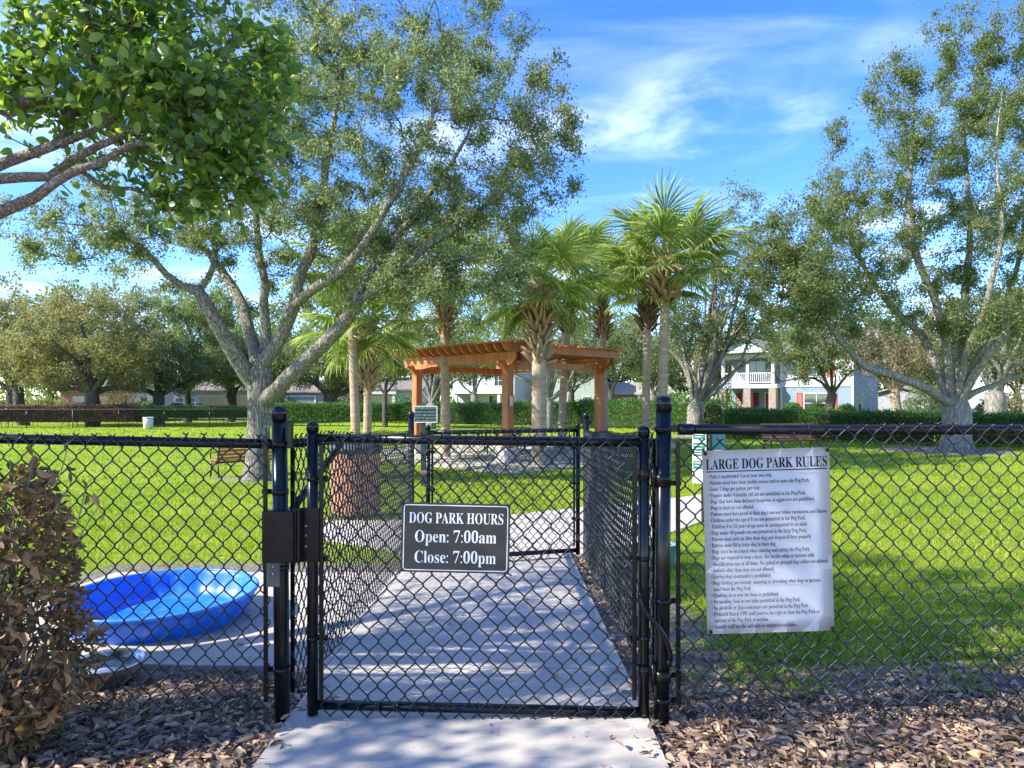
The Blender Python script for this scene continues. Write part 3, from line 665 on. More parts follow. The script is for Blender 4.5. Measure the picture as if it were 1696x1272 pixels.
rs_ = thing('rules_banner', 'white banner headed LARGE DOG PARK RULES tied to the fence', 'sign', P(1272.5, 895.5, ds))
rs_.rotation_euler = (0, radians(-1.75), 0)
W, H = 211 * k, 304 * k
bm_ = bmesh.new()
g = {}
for i in range(9):
    for j in range(13):
        u, v = i / 8 - .5, j / 12 - .5
        g[i, j] = bm_.verts.new((u * W, 0.001 * sin(5 * u + 4 * v) + 0.0015 * (u * u) * 4, v * H))
for i in range(8):
    for j in range(12): bm_.faces.new((g[i, j], g[i + 1, j], g[i + 1, j + 1], g[i, j + 1]))
bmesh.ops.solidify(bm_, geom=bm_.faces[:], thickness=0.0012)
me = bpy.data.meshes.new('banner_sheet'); bm_.to_mesh(me); bm_.free()
for p in me.polygons: p.use_smooth = True
me.materials.append(M['sign_white']); link('banner_sheet', me, rs_)
rules = ["• Park is unattended. Use at your own risk.", "• Patrons must have their facility access card to enter the Dog Park.", "• Limit 2 dogs per patron per visit.",
 "• Puppies under 4 months old are not permitted in the Dog Park.", "• Dogs that have been declared dangerous or aggressive are prohibited.", "• Dogs in heat are not allowed.",
 "• Patrons must have proof of their dog's current rabies vaccination and license.", "• Children under the age of 6 are not permitted in the Dog Park.",
 "   Children 6 to 13 years of age must be accompanied by an adult.", "• Dogs under 40 pounds are not permitted in the large Dog Park.", "• Patrons must pick up after their dog and dispose of feces properly.",
 "• Patrons must fill in holes dug by their dog.", "• Dogs must be on a leash when entering and exiting the Dog Park.", "• Dogs are required to wear a basic, flat buckle collar or harness with",
 "   identification tags at all times. No spiked or pronged dog collars are allowed.", "• Animals other than dogs are not allowed.", "• Leaving dogs unattended is prohibited.",
 "• Dogs barking persistently, annoying or provoking other dogs or persons", "   must leave the Dog Park.", "• Climbing on or over the fence is prohibited.",
 "• No smoking, food or raw hides permitted in the Dog Park.", "• No alcoholic or glass containers are permitted in the Dog Park.", "• Fishhawk Ranch CDD staff reserves the right to close the Dog Park or",
 "   sections of the Dog Park at anytime.", "• Amenity staff has the authority to enforce posted rules."]
YF = -0.0062
lettering(rs_, 'LARGE DOG PARK RULES', -100 * k, 121 * k, 100 * k, 17 * k, M['letter_black'], YF, 0.0, 3)
MB().box((0, YF, 117 * k), (200 * k, 0.0006, 1.6 * k)).build('underline', M['letter_black'], rs_)
wid = max(text_data(t, .002, 1)[0][:, 0].max() for t in rules)
for i, t in enumerate(rules):
    lettering(rs_, t, -98 * k, (106 - 10.35 * i) * k, 0, 6.6 * k, M['letter_black'], YF, 0.002, 1, False, 196 * k / wid)
for sx, sz in ((-1, 1), (1, 1), (-1, -1), (1, -1)):
    q = (sx * (W / 2 - .012), -.008, sz * (H / 2 - .012))
    MB().tube([q, (q[0] + sx * .006, -.005, q[2] + sz * .014), (q[0] + sx * .004, .016, q[2] + sz * .02)], 0.0035, 6).build('zip_tie', M['black_wire'], rs_)
    MB().lathe([(0.004, 0), (0.008, 0), (0.008, .002), (.004, .002)], 10).build('grommet', M['black_dull'], rs_).matrix_basis = Matrix.Translation((q[0], -.007, q[2])) @ Matrix.Rotation(pi / 2, 4, 'X')

# ------------------------------------------------------------------ leaves and trees
def unit(a): return a / (np.linalg.norm(a, axis=-1, keepdims=True) + 1e-9)
def leaf_geo(C, D, Nrm, ln, wd, fold=0.25, big=False):
    """folded leaves: centre of base C, direction D, normal Nrm -> vertices and triangles"""
    n = len(C); D = unit(D); S = unit(np.cross(D, Nrm)); U = np.cross(S, D)
    ln = np.broadcast_to(np.asarray(ln, float), (n,))[:, None]; wd = np.broadcast_to(np.asarray(wd, float), (n,))[:, None]
    if not big:
        V = np.stack([C, C + D * ln * .5 + S * wd * .5 + U * wd * fold, C + D * ln, C + D * ln * .5 - S * wd * .5 + U * wd * fold], 1)
        b = (np.arange(n) * 4)[:, None]
        T = np.stack([b + np.array([[0, 1, 2]]), b + np.array([[0, 2, 3]])], 1).reshape(-1, 3)
        return V.reshape(-1, 3), T, 2
    bend = U * ln * -.16
    bend = U * ln * (-.10 - .3 * fold)
    q = lambda t, k, sg, bz: C + D * ln * t + sg * S * wd * k + U * wd * fold * k * 2 + bend * bz
    V = np.stack([C, q(.30, .36, 1, 0), q(.62, .50, 1, .3), q(.88, .30, 1, .8), C + D * ln + bend, q(.88, .30, -1, .8), q(.62, .50, -1, .3), q(.30, .36, -1, 0), C + D * ln * .5 + bend * .15], 1)
    b = (np.arange(n) * 9)[:, None]
    T = np.stack([b + np.array([[k, (k + 1) % 8, 8]]) for k in range(8)], 1).reshape(-1, 3)
    return V.reshape(-1, 3), T, 8
def resample(pts, step):
    pts = np.asarray(pts, float); sp_ = spline(pts, 8); P_ = np.array([tuple(p) for p in sp_])
    s = np.concatenate([[0], np.cumsum(np.linalg.norm(np.diff(P_, axis=0), axis=1))]); n = max(2, int(s[-1] / step) + 1)
    q = np.linspace(0, s[-1], n); return np.stack([np.interp(q, s, P_[:, k]) for k in range(3)], 1)

class Tree:
    def __init__(s, seed): s.pos = []; s.par = []; s.rmin = []; s.rng = np.random.default_rng(seed); s.tips = []
    def node(s, p, par, r=0.0): s.pos.append(np.asarray(p, float)); s.par.append(par); s.rmin.append(r); return len(s.pos) - 1
    def limb(s, pts, r0, r1, start=None, step=0.35):
        """a hand-placed limb; start = index of the node it grows from (default: nearest)"""
        R = resample(pts, step); n = len(R)
        if start is None and s.pos:
            start = int(np.argmin(np.linalg.norm(np.array(s.pos) - R[0], axis=1)))
        par = -1 if start is None else start
        for i, p in enumerate(R):
            if i == 0 and par >= 0 and np.linalg.norm(s.pos[par] - p) < 0.02: continue
            jit = s.rng.normal(0, 0.012, 3) * (1 if i else 0) * min(1, step * 2)
            par = s.node(p + jit, par, r0 + (r1 - r0) * (i / max(1, n - 1)))
        return par
    def grow(s, A, seg=0.28, wob=0.16, up=0.35, minz=None, first=0):
        """connect every attractor to the nearest wood by a curved twig, nearest first"""
        A = np.asarray(A, float); todo = list(range(len(A)))
        base = np.array(s.pos)
        order = np.argsort(np.min(np.linalg.norm(A[:, None] - base[None, ::2], axis=2), axis=1))
        buf = np.zeros((len(base) + len(A) * 30, 3)); buf[:len(base)] = base; nn = len(base)
        hops = np.zeros(len(buf)); hops[:nn] = 0
        for a in order:
            p = A[a]; d = np.linalg.norm(buf[first:nn] - p, axis=1)
            dzz = np.maximum(0, buf[first:nn, 2] - p[2]) * 0.5
            j = int(np.argmin(d * (1 + 0.015 * np.minimum(hops[first:nn], 30)) + dzz)) + first
            L = d[j - first]; q0 = buf[j]; n = max(2, int(L / seg) + 1)
            pj = s.par[j]; t0 = unit((q0 - buf[pj]) if pj >= 0 else np.array([0, 0, 1.0]))
            ctrl = q0 + (t0 * 0.35 + np.array([0, 0, up * .5])) * L * 0.5 + s.rng.normal(0, wob * L * .25, 3)
            par = j; new = []
            for k_ in range(1, n + 1):
                t = k_ / n; pt = q0 * (1 - t) ** 2 + 2 * ctrl * t * (1 - t) + p * t * t + (s.rng.normal(0, wob * 0.10, 3) * min(1, L) if k_ < n else 0)
                if nn >= len(buf): buf = np.concatenate([buf, np.zeros((4000, 3))]); hops = np.concatenate([hops, np.zeros(4000)])
                buf[nn] = pt; hops[nn] = hops[par] + 1; par = s.node(pt, par); new.append(nn); nn += 1
            s.tips.append((j, new))
    def wood(s, name, mat, parent, trunk_r, tip_r=0.006, org=(0, 0, 0), min_r=0.0, rough=0.06):
        n = len(s.pos); cnt = np.zeros(n); par = np.array(s.par); haschild = np.zeros(n, bool)
        for i in range(n):
            if par[i] >= 0: haschild[par[i]] = True
        for i in range(n - 1, -1, -1):
            if not haschild[i]: cnt[i] += 1
            if par[i] >= 0: cnt[par[i]] += cnt[i]
        e = math.log(trunk_r / tip_r) / math.log(max(cnt[0], 2)); r = tip_r * cnt ** e
        rm = np.array(s.rmin); r = np.where(rm > 0, np.maximum(rm, np.minimum(r, rm * 1.25)), r)
        for i in range(1, n):
            if par[i] >= 0: r[i] = min(r[i], r[par[i]] * 1.02)
        kids = [[] for _ in range(n)]
        for i in range(n):
            if par[i] >= 0: kids[par[i]].append(i)
        pos = np.array(s.pos) - np.array(org)
        Vs, Fs, base = [], [], 0; stack = [(0, None)]
        while stack:
            i, pr = stack.pop(); chain = [] if pr is None else [pr]
            while True:
                chain.append(i)
                if not kids[i]: break
                ks = sorted(kids[i], key=lambda q: -r[q]); 
                for o in ks[1:]: stack.append((o, i))
                i = ks[0]
            C = pos[chain]; R = r[chain].copy()
            if pr is not None: R[0] = min(R[0], R[1] * 1.15)
            if len(C) < 2 or R.max() < min_r: continue
            sd = 14 if R.max() > 0.12 else 9 if R.max() > 0.05 else 6 if R.max() > 0.02 else 4 if R.max() > 0.009 else 3
            T = unit(np.gradient(C, axis=0)); m = len(C)
            U = np.zeros_like(C); a = np.array([1.0, 0.2, 0]) if abs(T[0][2]) > .7 else np.array([0, 0, 1.0])
            u = np.cross(T[0], a); u /= np.linalg.norm(u) + 1e-9
            for q in range(m):
                u = u - T[q] * np.dot(u, T[q]); u /= np.linalg.norm(u) + 1e-9; U[q] = u
            W = np.cross(T, U); an = 2 * pi * np.arange(sd) / sd
            lump = 1 + (rough * (np.sin(3 * an[None] + s.rng.uniform(0, 6)) * .6 + np.sin(5 * an[None] + 1.3 * np.arange(m)[:, None] * .3) * .5 + s.rng.normal(0, .5, (m, sd))) if sd > 8 else 0)
            X = C[:, None] + (R[:, None] * lump)[..., None] * (np.cos(an)[None, :, None] * U[:, None] + np.sin(an)[None, :, None] * W[:, None])
            Vs.append(X.reshape(-1, 3)); ii = (np.arange(m - 1) * sd)[:, None]; kk = np.arange(sd)[None]; k2 = (kk + 1) % sd
            Fs.append(np.stack([ii + kk, ii + k2, ii + sd + k2, ii + sd + kk], -1).reshape(-1, 4) + base); base += m * sd
        return link(name, np_mesh(name, np.concatenate(Vs), [np.concatenate(Fs)], mat, True), parent)
    def leaf_sites(s, n, spread, tail=0.75, clump=0.6):
        """positions and outward directions of n leaves along the twigs"""
        rng = s.rng; pos = np.array(s.pos); w = rng.gamma(1 / clump, clump, len(s.tips)); w /= w.sum()
        num = rng.multinomial(n, w); Pl, Dl = [], []
        for (j, new), k_ in zip(s.tips, num):
            if k_ == 0: continue
            ch = [j] + new; C = pos[ch]; m = len(C)
            t = (1 - rng.beta(1.0, 1.8, k_) * tail) * (m - 1); i = np.minimum(t.astype(int), m - 2); f = (t - i)[:, None]
            p = C[i] * (1 - f) + C[i + 1] * f; d = unit(C[i + 1] - C[i])
            Pl.append(p + rng.normal(0, spread, (k_, 3)) * rng.uniform(0.3, 1, (k_, 1))); Dl.append(d)
        return np.concatenate(Pl), np.concatenate(Dl)
def leaves_mesh(name, rng, Pp, Dd, ln, wd, mat, org, big=False, droop=0.1, out=0.5, fold=0.22):
    n = len(Pp); D = Dd * out + rng.normal(0, 0.6, (n, 3)) + np.array([0, 0, -droop])
    Nn = rng.normal(0, 0.55, (n, 3)) + np.array([0, 0, 0.9])
    l = ln * rng.uniform(0.65, 1.25, n); V, T, q = leaf_geo(Pp - np.array(org), D, Nn, l, l * wd / ln * rng.uniform(.8, 1.2, n), fold, big)
    return np_mesh(name, V, [T], mat, big, np.repeat(np.clip(rng.beta(2, 2.4, n), 0, 1), q)), (D, Nn, l)
def ell_points(rng, n, ells, shell=0.5, gap=0.0):
    """points in a union of ellipsoids (cx,cy,cz,rx,ry,rz,weight), thinned to keep a gap"""
    w = np.array([e[6] if len(e) > 6 else e[3] * e[4] * e[5] for e in ells], float); w /= w.sum(); out = []
    tries = 0
    while len(out) < n and tries < n * 30:
        tries += 1; e = ells[rng.choice(len(ells), p=w)]
        v = unit(rng.normal(0, 1, 3)); rr = rng.uniform(0, 1) ** (1 / 3.0); rr = rr * (1 - shell) + shell * rng.uniform(.55, 1)
        p = np.array(e[:3]) + v * rr * np.array(e[3:6])
        if gap and out and np.min(np.linalg.norm(np.array(out) - p, axis=1)) < gap: continue
        out.append(p)
    return np.array(out)
def pe(px, py, rx, ry, d, rd=None, w=None):
    """ellipsoid from photo pixels at distance d; rd its half depth in metres"""
    q = P(px, py, d); e = [q.x, q.y, q.z, rx / F * d, rd if rd else rx / F * d * .8, ry / F * d]
    return tuple(e + ([w] if w else []))

def near_limbs(T, first, rng, n, a, b, zmin=3.2):
    pos = np.array(T.pos)[first:]; pos = pos[pos[:, 2] > zmin]
    i = rng.integers(0, len(pos), n); return pos[i] + unit(rng.normal(0, 1, (n, 3))) * rng.uniform(a, b, (n, 1))
def simple_tree(label, base, d, fork_y, trunk_px, ells, n_tip, n_leaf, leaf, bark, lmat, seed, limbs=5, cat='tree', group=None, tip=0.008, spread=0.16, name='oak_tree', gap=0.3, wob=.2, lift=.35, lr=None, bare=0):
    """a background tree placed by its foot (px,py at distance d), fork height and crown ellipses in photo pixels"""
    q = gd(base[0], d); rng = np.random.default_rng(seed)
    root = thing(name, label, cat, q, 0, group); T = Tree(seed)
    fk = P(base[1], fork_y, d); tr = trunk_px / F * d / 2
    E = [pe(e[0], e[1], e[2], e[3], d + (e[4] if len(e) > 4 else 0)) for e in ells]
    mid = (Vector(q) * .5 + fk * .5) + Vector(rng.normal(0, .06, 3))
    T.limb([q - Vector((0, 0, .1)), mid, fk], tr * 1.15, tr * .92)
    top = len(T.pos) - 1
    A = ell_points(rng, int(n_tip * 1.3), E, 0.35, gap)
    # main limbs head for spread-out crown points
    far = [A[rng.integers(len(A))]]
    while len(far) < limbs:
        dd = np.min([np.linalg.norm((A - f) * np.array([1, .8, 1.1]), axis=1) for f in far], axis=0); far.append(A[int(np.argmax(dd))])
    for f in far:
        f = np.array(f); v = f - np.array(fk); L = np.linalg.norm(v)
        m1 = np.array(fk) + v * .33 + np.array([0, 0, lift * L * .25]) + rng.normal(0, .05 * L, 3); m2 = np.array(fk) + v * .68 + np.array([0, 0, lift * L * .2]) + rng.normal(0, .05 * L, 3)
        r0 = tr * rng.uniform(.42, .66) if lr is None else lr * rng.uniform(.8, 1.2)
        T.limb([fk, m1, m2, np.array(fk) + v * .92], r0, r0 * .22, top, 0.5)
    if bare:      # leafless twigs low among the limbs
        A2 = near_limbs(T, top, rng, bare, .3, 1.5, -9); A2[:, 2] += .3; T.grow(A2, .3, wob, .4, first=top); T.tips = []
    T.grow(A, 0.4, wob, .3, first=max(0, top - 1))
    T.wood('trunk', bark, root, tr, tip, q, 0.007 if bare else 0.012)
    Pp, Dd = T.leaf_sites(int(n_leaf * 1.45), spread * 1.3)
    me, _ = leaves_mesh('crown', T.rng, Pp, Dd, leaf * 1.3, leaf * .62, lmat, q, False, .1)
    link('crown', me, root); return root

# the big oak in the middle left
def big_oak():
    d = 16.6; q = gd(425, d); rng = np.random.default_rng(21); T = Tree(21); s = d / F
    root = thing('oak_tree', 'large forked live oak with grey trunk growing beside the slatted bench', 'tree', q)
    p = lambda x, y, o=0.0: P(x, y, d + o)
    fk = p(430, 612)
    T.limb([Vector(q) - Vector((0, 0, .15)), p(427, 745), p(429, 700), p(431, 655), fk], 0.26, 0.28, None, 0.2)
    for i, r in ((0, .44), (1, .36), (2, .31), (3, .285)): T.rmin[i] = r
    top = len(T.pos) - 1
    def at(x, y, o=0): return int(np.argmin(np.linalg.norm(np.array(T.pos) - np.array(p(x, y, o)), axis=1)))
    T.limb([p(427, 640), p(402, 610, -.2), p(376, 565, -.5), p(350, 520, -.8), p(328, 482, -1)], 0.210, 0.143, at(429, 655))
    e1 = len(T.pos) - 1
    T.limb([p(328, 482, -1), p(300, 472, -1.2), p(268, 448, -1.5), p(235, 410, -1.8), p(180, 380, -2.0), p(110, 370, -2.2)], 0.092, 0.015, e1)
    T.limb([p(328, 482, -1), p(345, 462, -.8), p(356, 432, -.6), p(352, 395, -.4), p(330, 350, -.2)], 0.084, 0.042, e1)
    T.limb([fk, p(412, 545, .6), p(396, 492, 1.0), p(370, 452, 1.4), p(340, 412, 1.8), p(290, 330, 2.2), p(250, 240, 2.4)], 0.168, 0.017, top)
    T.limb([fk, p(441, 560, .4), p(437, 510, .5), p(438, 465, .6), p(430, 420, .7), p(425, 350, .8), p(440, 250, .8), p(470, 150, .8)], 0.143, 0.015, top)
    a = len(T.pos)
    T.limb([fk, p(466, 560, -.4), p(487, 505, -.7), p(497, 462, -.8), p(512, 425, -.9), p(528, 365, -1.0), p(540, 280, -1.0), p(560, 160, -.8), p(570, 60, -.6)], 0.168, 0.013, top)
    T.limb([p(487, 505, -.7), p(520, 478, -1.2), p(562, 452, -1.6), p(600, 408, -2.0), p(640, 345, -2.3), p(680, 270, -2.4), p(720, 180, -2.2), p(745, 90, -2)], 0.126, 0.013, at(487, 505, -.7))
    T.limb([p(432, 672, 0), p(470, 632, -.5), p(520, 585, -.8), p(565, 540, -1.0), p(592, 500, -1.1)], 0.202, 0.143, at(431, 655))
    e5 = len(T.pos) - 1
    T.limb([p(592, 500, -1.1), p(606, 462, -1.0), p(628, 430, -.9), p(660, 390, -.8), p(705, 330, -.6), p(760, 250, -.5), p(800, 160, -.4)], 0.101, 0.013, e5)
    T.limb([p(592, 500, -1.1), p(632, 472, -1.4), p(672, 440, -1.7), p(720, 400, -2.0), p(780, 360, -2.1), p(850, 300, -2.0), p(905, 230, -1.9)], 0.092, 0.012, e5)
    T.limb([p(672, 440, -1.7), p(730, 430, -2.2), p(790, 430, -2.5), p(840, 450, -2.6)], 0.059, 0.025, at(672, 440, -1.7))
    E = [pe(640, 250, 270, 190, d - .5, 4.2, 10), pe(330, 290, 190, 130, d - .3, 3.0, 3.2), pe(130, 385, 140, 80, d - 1.5, 2, 1.6), pe(800, 430, 95, 100, d - 2, 1.6, 1.4),
         pe(620, 60, 290, 110, d - .2, 3.6, 4.5), pe(895, 250, 75, 130, d - 1.6, 1.5, 1.4), pe(520, 400, 160, 70, d, 3, 1.2), pe(300, 130, 160, 130, d + .5, 3, 1.2), pe(700, 470, 90, 50, d - 2, 1.4, .5), pe(910, 130, 40, 60, d - 1, 1, .3)]
    A = ell_points(rng, 1500, E, 0.30, 0.22)
    A = np.concatenate([A, near_limbs(T, top, rng, 170, .2, .9)])
    T.grow(A, 0.3, .22, .25, first=top)
    T.wood('trunk', M['bark_oak'], root, 0.27, 0.0055, q, 0.003, 0.07)
    Pp, Dd = T.leaf_sites(195000, 0.15, .9, .8)
    me, _ = leaves_mesh('crown', T.rng, Pp, Dd, 0.088, 0.036, M['leaf_oak'], q, False, .12)
    link('crown', me, root)
big_oak()

# the big oak on the right
def right_oak():
    d = 22.0; q = gd(1582, d); q.z = gz(q.x, q.y); rng = np.random.default_rng(33); T = Tree(33)
    root = thing('oak_tree', 'tall many-limbed live oak standing in mulch at the right hedge', 'tree', q)
    p = lambda x, y, o=0.0: P(x, y, d + o)
    fk = p(1583, 672)
    T.limb([Vector(q) - Vector((0, 0, .2)), p(1583, 725), p(1584, 700), fk], 0.42, 0.42, None, 0.22)
    for i, r in ((0, .58), (1, .50), (2, .46)): T.rmin[i] = r
    top = len(T.pos) - 1
    L = [([p(1560, 660, -.3), p(1525, 640, -.9), p(1480, 622, -1.4), p(1430, 605, -1.8), p(1390, 560, -2), p(1350, 500, -2.1), p(1320, 430, -2.2)], .21, .05),
         ([p(1566, 645, 0), p(1552, 610, .2), p(1530, 560, .5), p(1505, 535, .7), p(1470, 500, 1), p(1430, 440, 1.2), p(1400, 360, 1.3), p(1370, 280, 1.4)], .21, .05),
         ([p(1575, 640, -.2), p(1572, 590, -.4), p(1562, 540, -.6), p(1545, 490, -.8), p(1520, 430, -1), p(1505, 350, -1), p(1510, 250, -1), p(1515, 130, -1)], .20, .045),
         ([p(1588, 640, .3), p(1592, 590, .5), p(1596, 540, .7), p(1600, 470, .8), p(1606, 380, .9), p(1600, 270, 1), p(1596, 170, 1)], .19, .045),
         ([p(1598, 645, -.4), p(1622, 605, -.8), p(1650, 570, -1.1), p(1690, 530, -1.4), p(1740, 480, -1.6), p(1790, 400, -1.7)], .23, .06),
         ([p(1594, 640, .4), p(1620, 590, .8), p(1640, 545, 1.2), p(1665, 500, 1.5), p(1690, 420, 1.6), p(1700, 320, 1.6), p(1705, 200, 1.6)], .19, .05),
         ([p(1590, 635, -.5), p(1602, 580, -1), p(1625, 530, -1.5), p(1645, 460, -2), p(1660, 370, -2.2), p(1650, 260, -2.3), p(1660, 150, -2.3)], .16, .04),
         ([p(1606, 655, 0), p(1640, 640, .3), p(1690, 620, .6), p(1760, 590, .8)], .15, .05)]
    for pts, a, b in L: T.limb([fk] + pts, a * .78, b * .3, top, 0.4)
    E = [pe(1480, 150, 50, 70, d - 1, 1.0, 1), pe(1500, 260, 70, 90, d - 1, 1.3, 1.6), pe(1600, 140, 45, 90, d + 1, 1, 1), pe(1670, 130, 60, 110, d, 1.6, 1.8), pe(1620, 290, 80, 110, d, 1.8, 1.8),
         pe(1385, 235, 20, 40, d + 1, .5, .3), pe(1390, 330, 60, 70, d + 1, 1.3, 1.2), pe(1330, 390, 75, 80, d - 1.5, 1.6, 1.6), pe(1440, 400, 90, 90, d, 1.8, 1.5), pe(1560, 420, 100, 80, d, 1.8, 1.1), pe(1680, 400, 90, 120, d, 2, 1.8),
         pe(1310, 480, 75, 65, d - 2, 1.4, 1.6), pe(1270, 420, 40, 70, d - 2, .9, .7), pe(1390, 440, 80, 70, d - .5, 1.6, 1.4), pe(1420, 490, 70, 45, d - 1, 1.5, .7), pe(1760, 280, 100, 230, d, 2.5, 2.5), pe(1650, 40, 130, 60, d, 2, 1.2), pe(1700, 520, 60, 40, d - 1, 1, .4)]
    A = ell_points(rng, 1250, E, 0.3, 0.22)
    A2 = near_limbs(T, top, rng, 260, .4, 1.3, -1); A2 = A2[A2[:, 2] < 4.6]; T.grow(A2, .25, .2, .6, first=top); T.tips = []
    A = np.concatenate([A, near_limbs(T, top, rng, 260, .2, .9)])
    T.grow(A, 0.32, .16, .75, first=top)
    T.wood('trunk', M['bark_pale'], root, 0.36, 0.006, q, 0.003, 0.06)
    Pp, Dd = T.leaf_sites(165000, 0.20, .85, 1.0)
    me, _ = leaves_mesh('crown', T.rng, Pp, Dd, 0.100, 0.044, M['leaf_oak_green'], q, False, .05)
    link('crown', me, root)
right_oak()

# the broad-leaved tree that hangs into the picture from the left, and shades the entrance
def leaf_proto(name, ln, wd, mat, seed, fold=.2):
    V, T, q = leaf_geo(np.zeros((1, 3)), np.array([[0, 1.0, 0]]), np.array([[0, 0, 1.0]]), ln, wd, fold, True)
    r = np.random.default_rng(seed).uniform(0.05, .95); return np_mesh(name, V, [T], mat, True, np.full(q, r))
def leaf_parts(root, protos, Pp, Dd, Nn, size, rng, name='leaf'):
    for i in range(len(Pp)):
        y = Vector(Dd[i]).normalized(); z = Vector(Nn[i]); z = (z - y * z.dot(y)).normalized(); x = y.cross(z)
        o = link(name, protos[int(rng.integers(len(protos)))], root)
        o.matrix_basis = Matrix.Translation(Pp[i]) @ Matrix((x, y, z)).transposed().to_4x4() @ Matrix.Scale(float(size[i]), 4)
def front_tree():
    q = Vector((-4.3, 2.9, 0.0)); rng = np.random.default_rng(44); T = Tree(44)
    root = thing('broadleaf_tree', 'broad-leaved tree reaching in from the left with glossy green leaves', 'tree', q)
    T.limb([(-4.3, 2.9, -.1), (-4.25, 2.9, .9), (-4.2, 2.9, 1.7)], .17, .14, None, .25); top = len(T.pos) - 1
    d = 2.75; p = lambda x, y, o=0.0: P(x, y, d + o)
    T.limb([(-4.2, 2.9, 1.7), (-3.4, 2.85, 1.85), (-2.6, 2.8, 1.95), p(0, 352), p(40, 335), p(75, 318), p(110, 285, -.05), p(155, 275, -.1), p(210, 240, -.1)], .056, .009, top, .12)
    T.limb([(-4.2, 2.9, 1.7), (-3.3, 2.95, 2.0), (-2.6, 2.85, 2.1), p(0, 296, .05), p(75, 296, .03), p(120, 268), p(190, 230, 0), p(260, 212, 0)], .050, .008, top, .12)
    T.limb([(-4.2, 2.9, 1.7), (-3.4, 3.0, 2.15), (-2.6, 2.9, 2.2), p(0, 272, .15), p(80, 245, .1), p(140, 222, .1), p(200, 180, .1), p(205, 110, .1), p(215, 60, .1)], .044, .009, top, .12)
    T.limb([(-4.2, 2.9, 1.7), (-4.0, 2.8, 2.8), (-3.7, 2.6, 4.0), (-3.4, 2.5, 5.2), (-3.3, 2.4, 6.1)], .11, .03, top, .3)
    T.limb([(-4.2, 2.9, 1.7), (-4.6, 2.8, 3.0), (-5.0, 2.9, 4.4), (-5.2, 3.2, 5.6)], .10, .03, top, .3)
    T.limb([(-4.2, 2.9, 1.7), (-4.6, 2.4, 2.6), (-5.2, 1.8, 3.6), (-5.6, 1.5, 4.5)], .09, .03, top, .3)
    T.limb([(-4.2, 2.9, 1.7), (-3.7, 2.5, 2.8), (-3.0, 2.2, 3.7), (-2.3, 2.0, 4.4)], .09, .03, top, .3)
    T.limb([(-4.2, 2.9, 1.7), (-4.5, 3.2, 2.7), (-4.9, 3.5, 3.6), (-5.2, 3.7, 4.4)], .09, .03, top, .3)
    # the part in view
    E = [pe(110, 140, 150, 75, 2.9, .30, 2.0), pe(240, 165, 110, 85, 2.8, .28, 2.2), pe(370, 175, 90, 70, 2.8, .20, 1.9), pe(350, 245, 95, 60, 2.78, .18, 1.7), pe(435, 200, 42, 75, 2.8, .1, .9), pe(315, 305, 70, 32, 2.85, .12, .6), pe(190, 265, 60, 32, 2.85, .12, .4),
         pe(400, 110, 75, 45, 2.95, .20, 1.0), pe(250, 70, 200, 60, 2.95, .3, 2.2), pe(30, 165, 70, 40, 2.95, .2, .5), pe(200, -30, 260, 80, 3.05, .4, 2.2), pe(395, 300, 55, 35, 2.8, .1, .5), pe(345, 362, 20, 12, 2.8, .06, .12)]
    A = ell_points(rng, 420, E, 0.2, 0.05)
    A = np.concatenate([A, np.array([tuple(p(x_, y_, o_)) for x_, y_, o_ in ((482, 172, .05), (470, 150, .1), (478, 262, 0), (440, 92, .1), (466, 312, 0), (430, 335, 0), (395, 350, 0), (300, 350, .02), (245, 325, .02), (172, 310, 0), (452, 215, 0), (466, 120, .1), (20, 95, .1), (60, 80, .15), (15, 130, .1), (95, 110, .1), (140, 90, .1), (10, 60, .1), (40, 30, .15), (100, 20, .2), (8, 225, .0), (215, 312, 0), (425, 60, .15), (350, 368, .0), (270, 345, 0), (120, 322, 0))])])
    T.grow(A, 0.09, .10, .15, first=top); nv = len(T.tips)
    B = [(-3.6, 2.5, 4.9, 2.0, 1.3, 1.5), (-4.9, 3.1, 5.0, 1.8, 1.9, 1.7), (-5.3, 2.0, 4.4, 1.5, 1.4, 1.2), (-2.7, 2.4, 4.6, 1.3, 1.1, 1.0), (-5.2, 3.3, 4.3, 1.3, 1.1, 1.2), (-4.7, .7, 4.5, 1.6, 1.2, 1.2)]
    T.grow(ell_points(rng, 390, B, .4, .25), 0.25, .2, .3, first=top)
    T.wood('trunk', M['bark_branch'], root, .16, .0032, q, 0, .05)
    tips = T.tips
    T.tips = tips[:nv]; P1_, D1_ = T.leaf_sites(7400, .065, .6, .7)
    T.tips = tips[nv:]; P2_, D2_ = T.leaf_sites(12500, .17, .8, .8); T.tips = tips
    ln = .050
    n = len(P1_); D = D1_ * .5 + T.rng.normal(0, .55, (n, 3)) + np.array([.25, -.1, -.1]); Nn = T.rng.normal(0, .7, (n, 3)) + np.array([-.35, -.35, .7]); l = ln * T.rng.uniform(.7, 1.3, n)
    o = np.argsort(P1_[:, 1] + .35 * (P1_[:, 0] + 2) ** 2); near = o[:300]; rest = o[300:]
    V, F_, k_ = leaf_geo(P1_[rest] - np.array(q), D[rest], Nn[rest], l[rest], l[rest] * T.rng.uniform(.42, .64, len(rest)), T.rng.uniform(.03, .32, (len(rest), 1)), True)
    link('crown', np_mesh('crown', V, [F_], M['leaf_front'], True, np.repeat(T.rng.beta(2, 2.2, len(rest)), k_)), root, 'stuff')
    me, _ = leaves_mesh('high_crown', T.rng, P2_, D2_, .085, .05, M['leaf_front'], q, False, .2); link('high_crown', me, root, 'stuff')
    pr = [leaf_proto('leaf', 1, f, M['leaf_front'], s_, fo) for s_, f, fo in ((1, .58, .12), (2, .62, .2), (3, .55, .08), (4, .6, .16), (9, .64, .1), (14, .57, .18))]
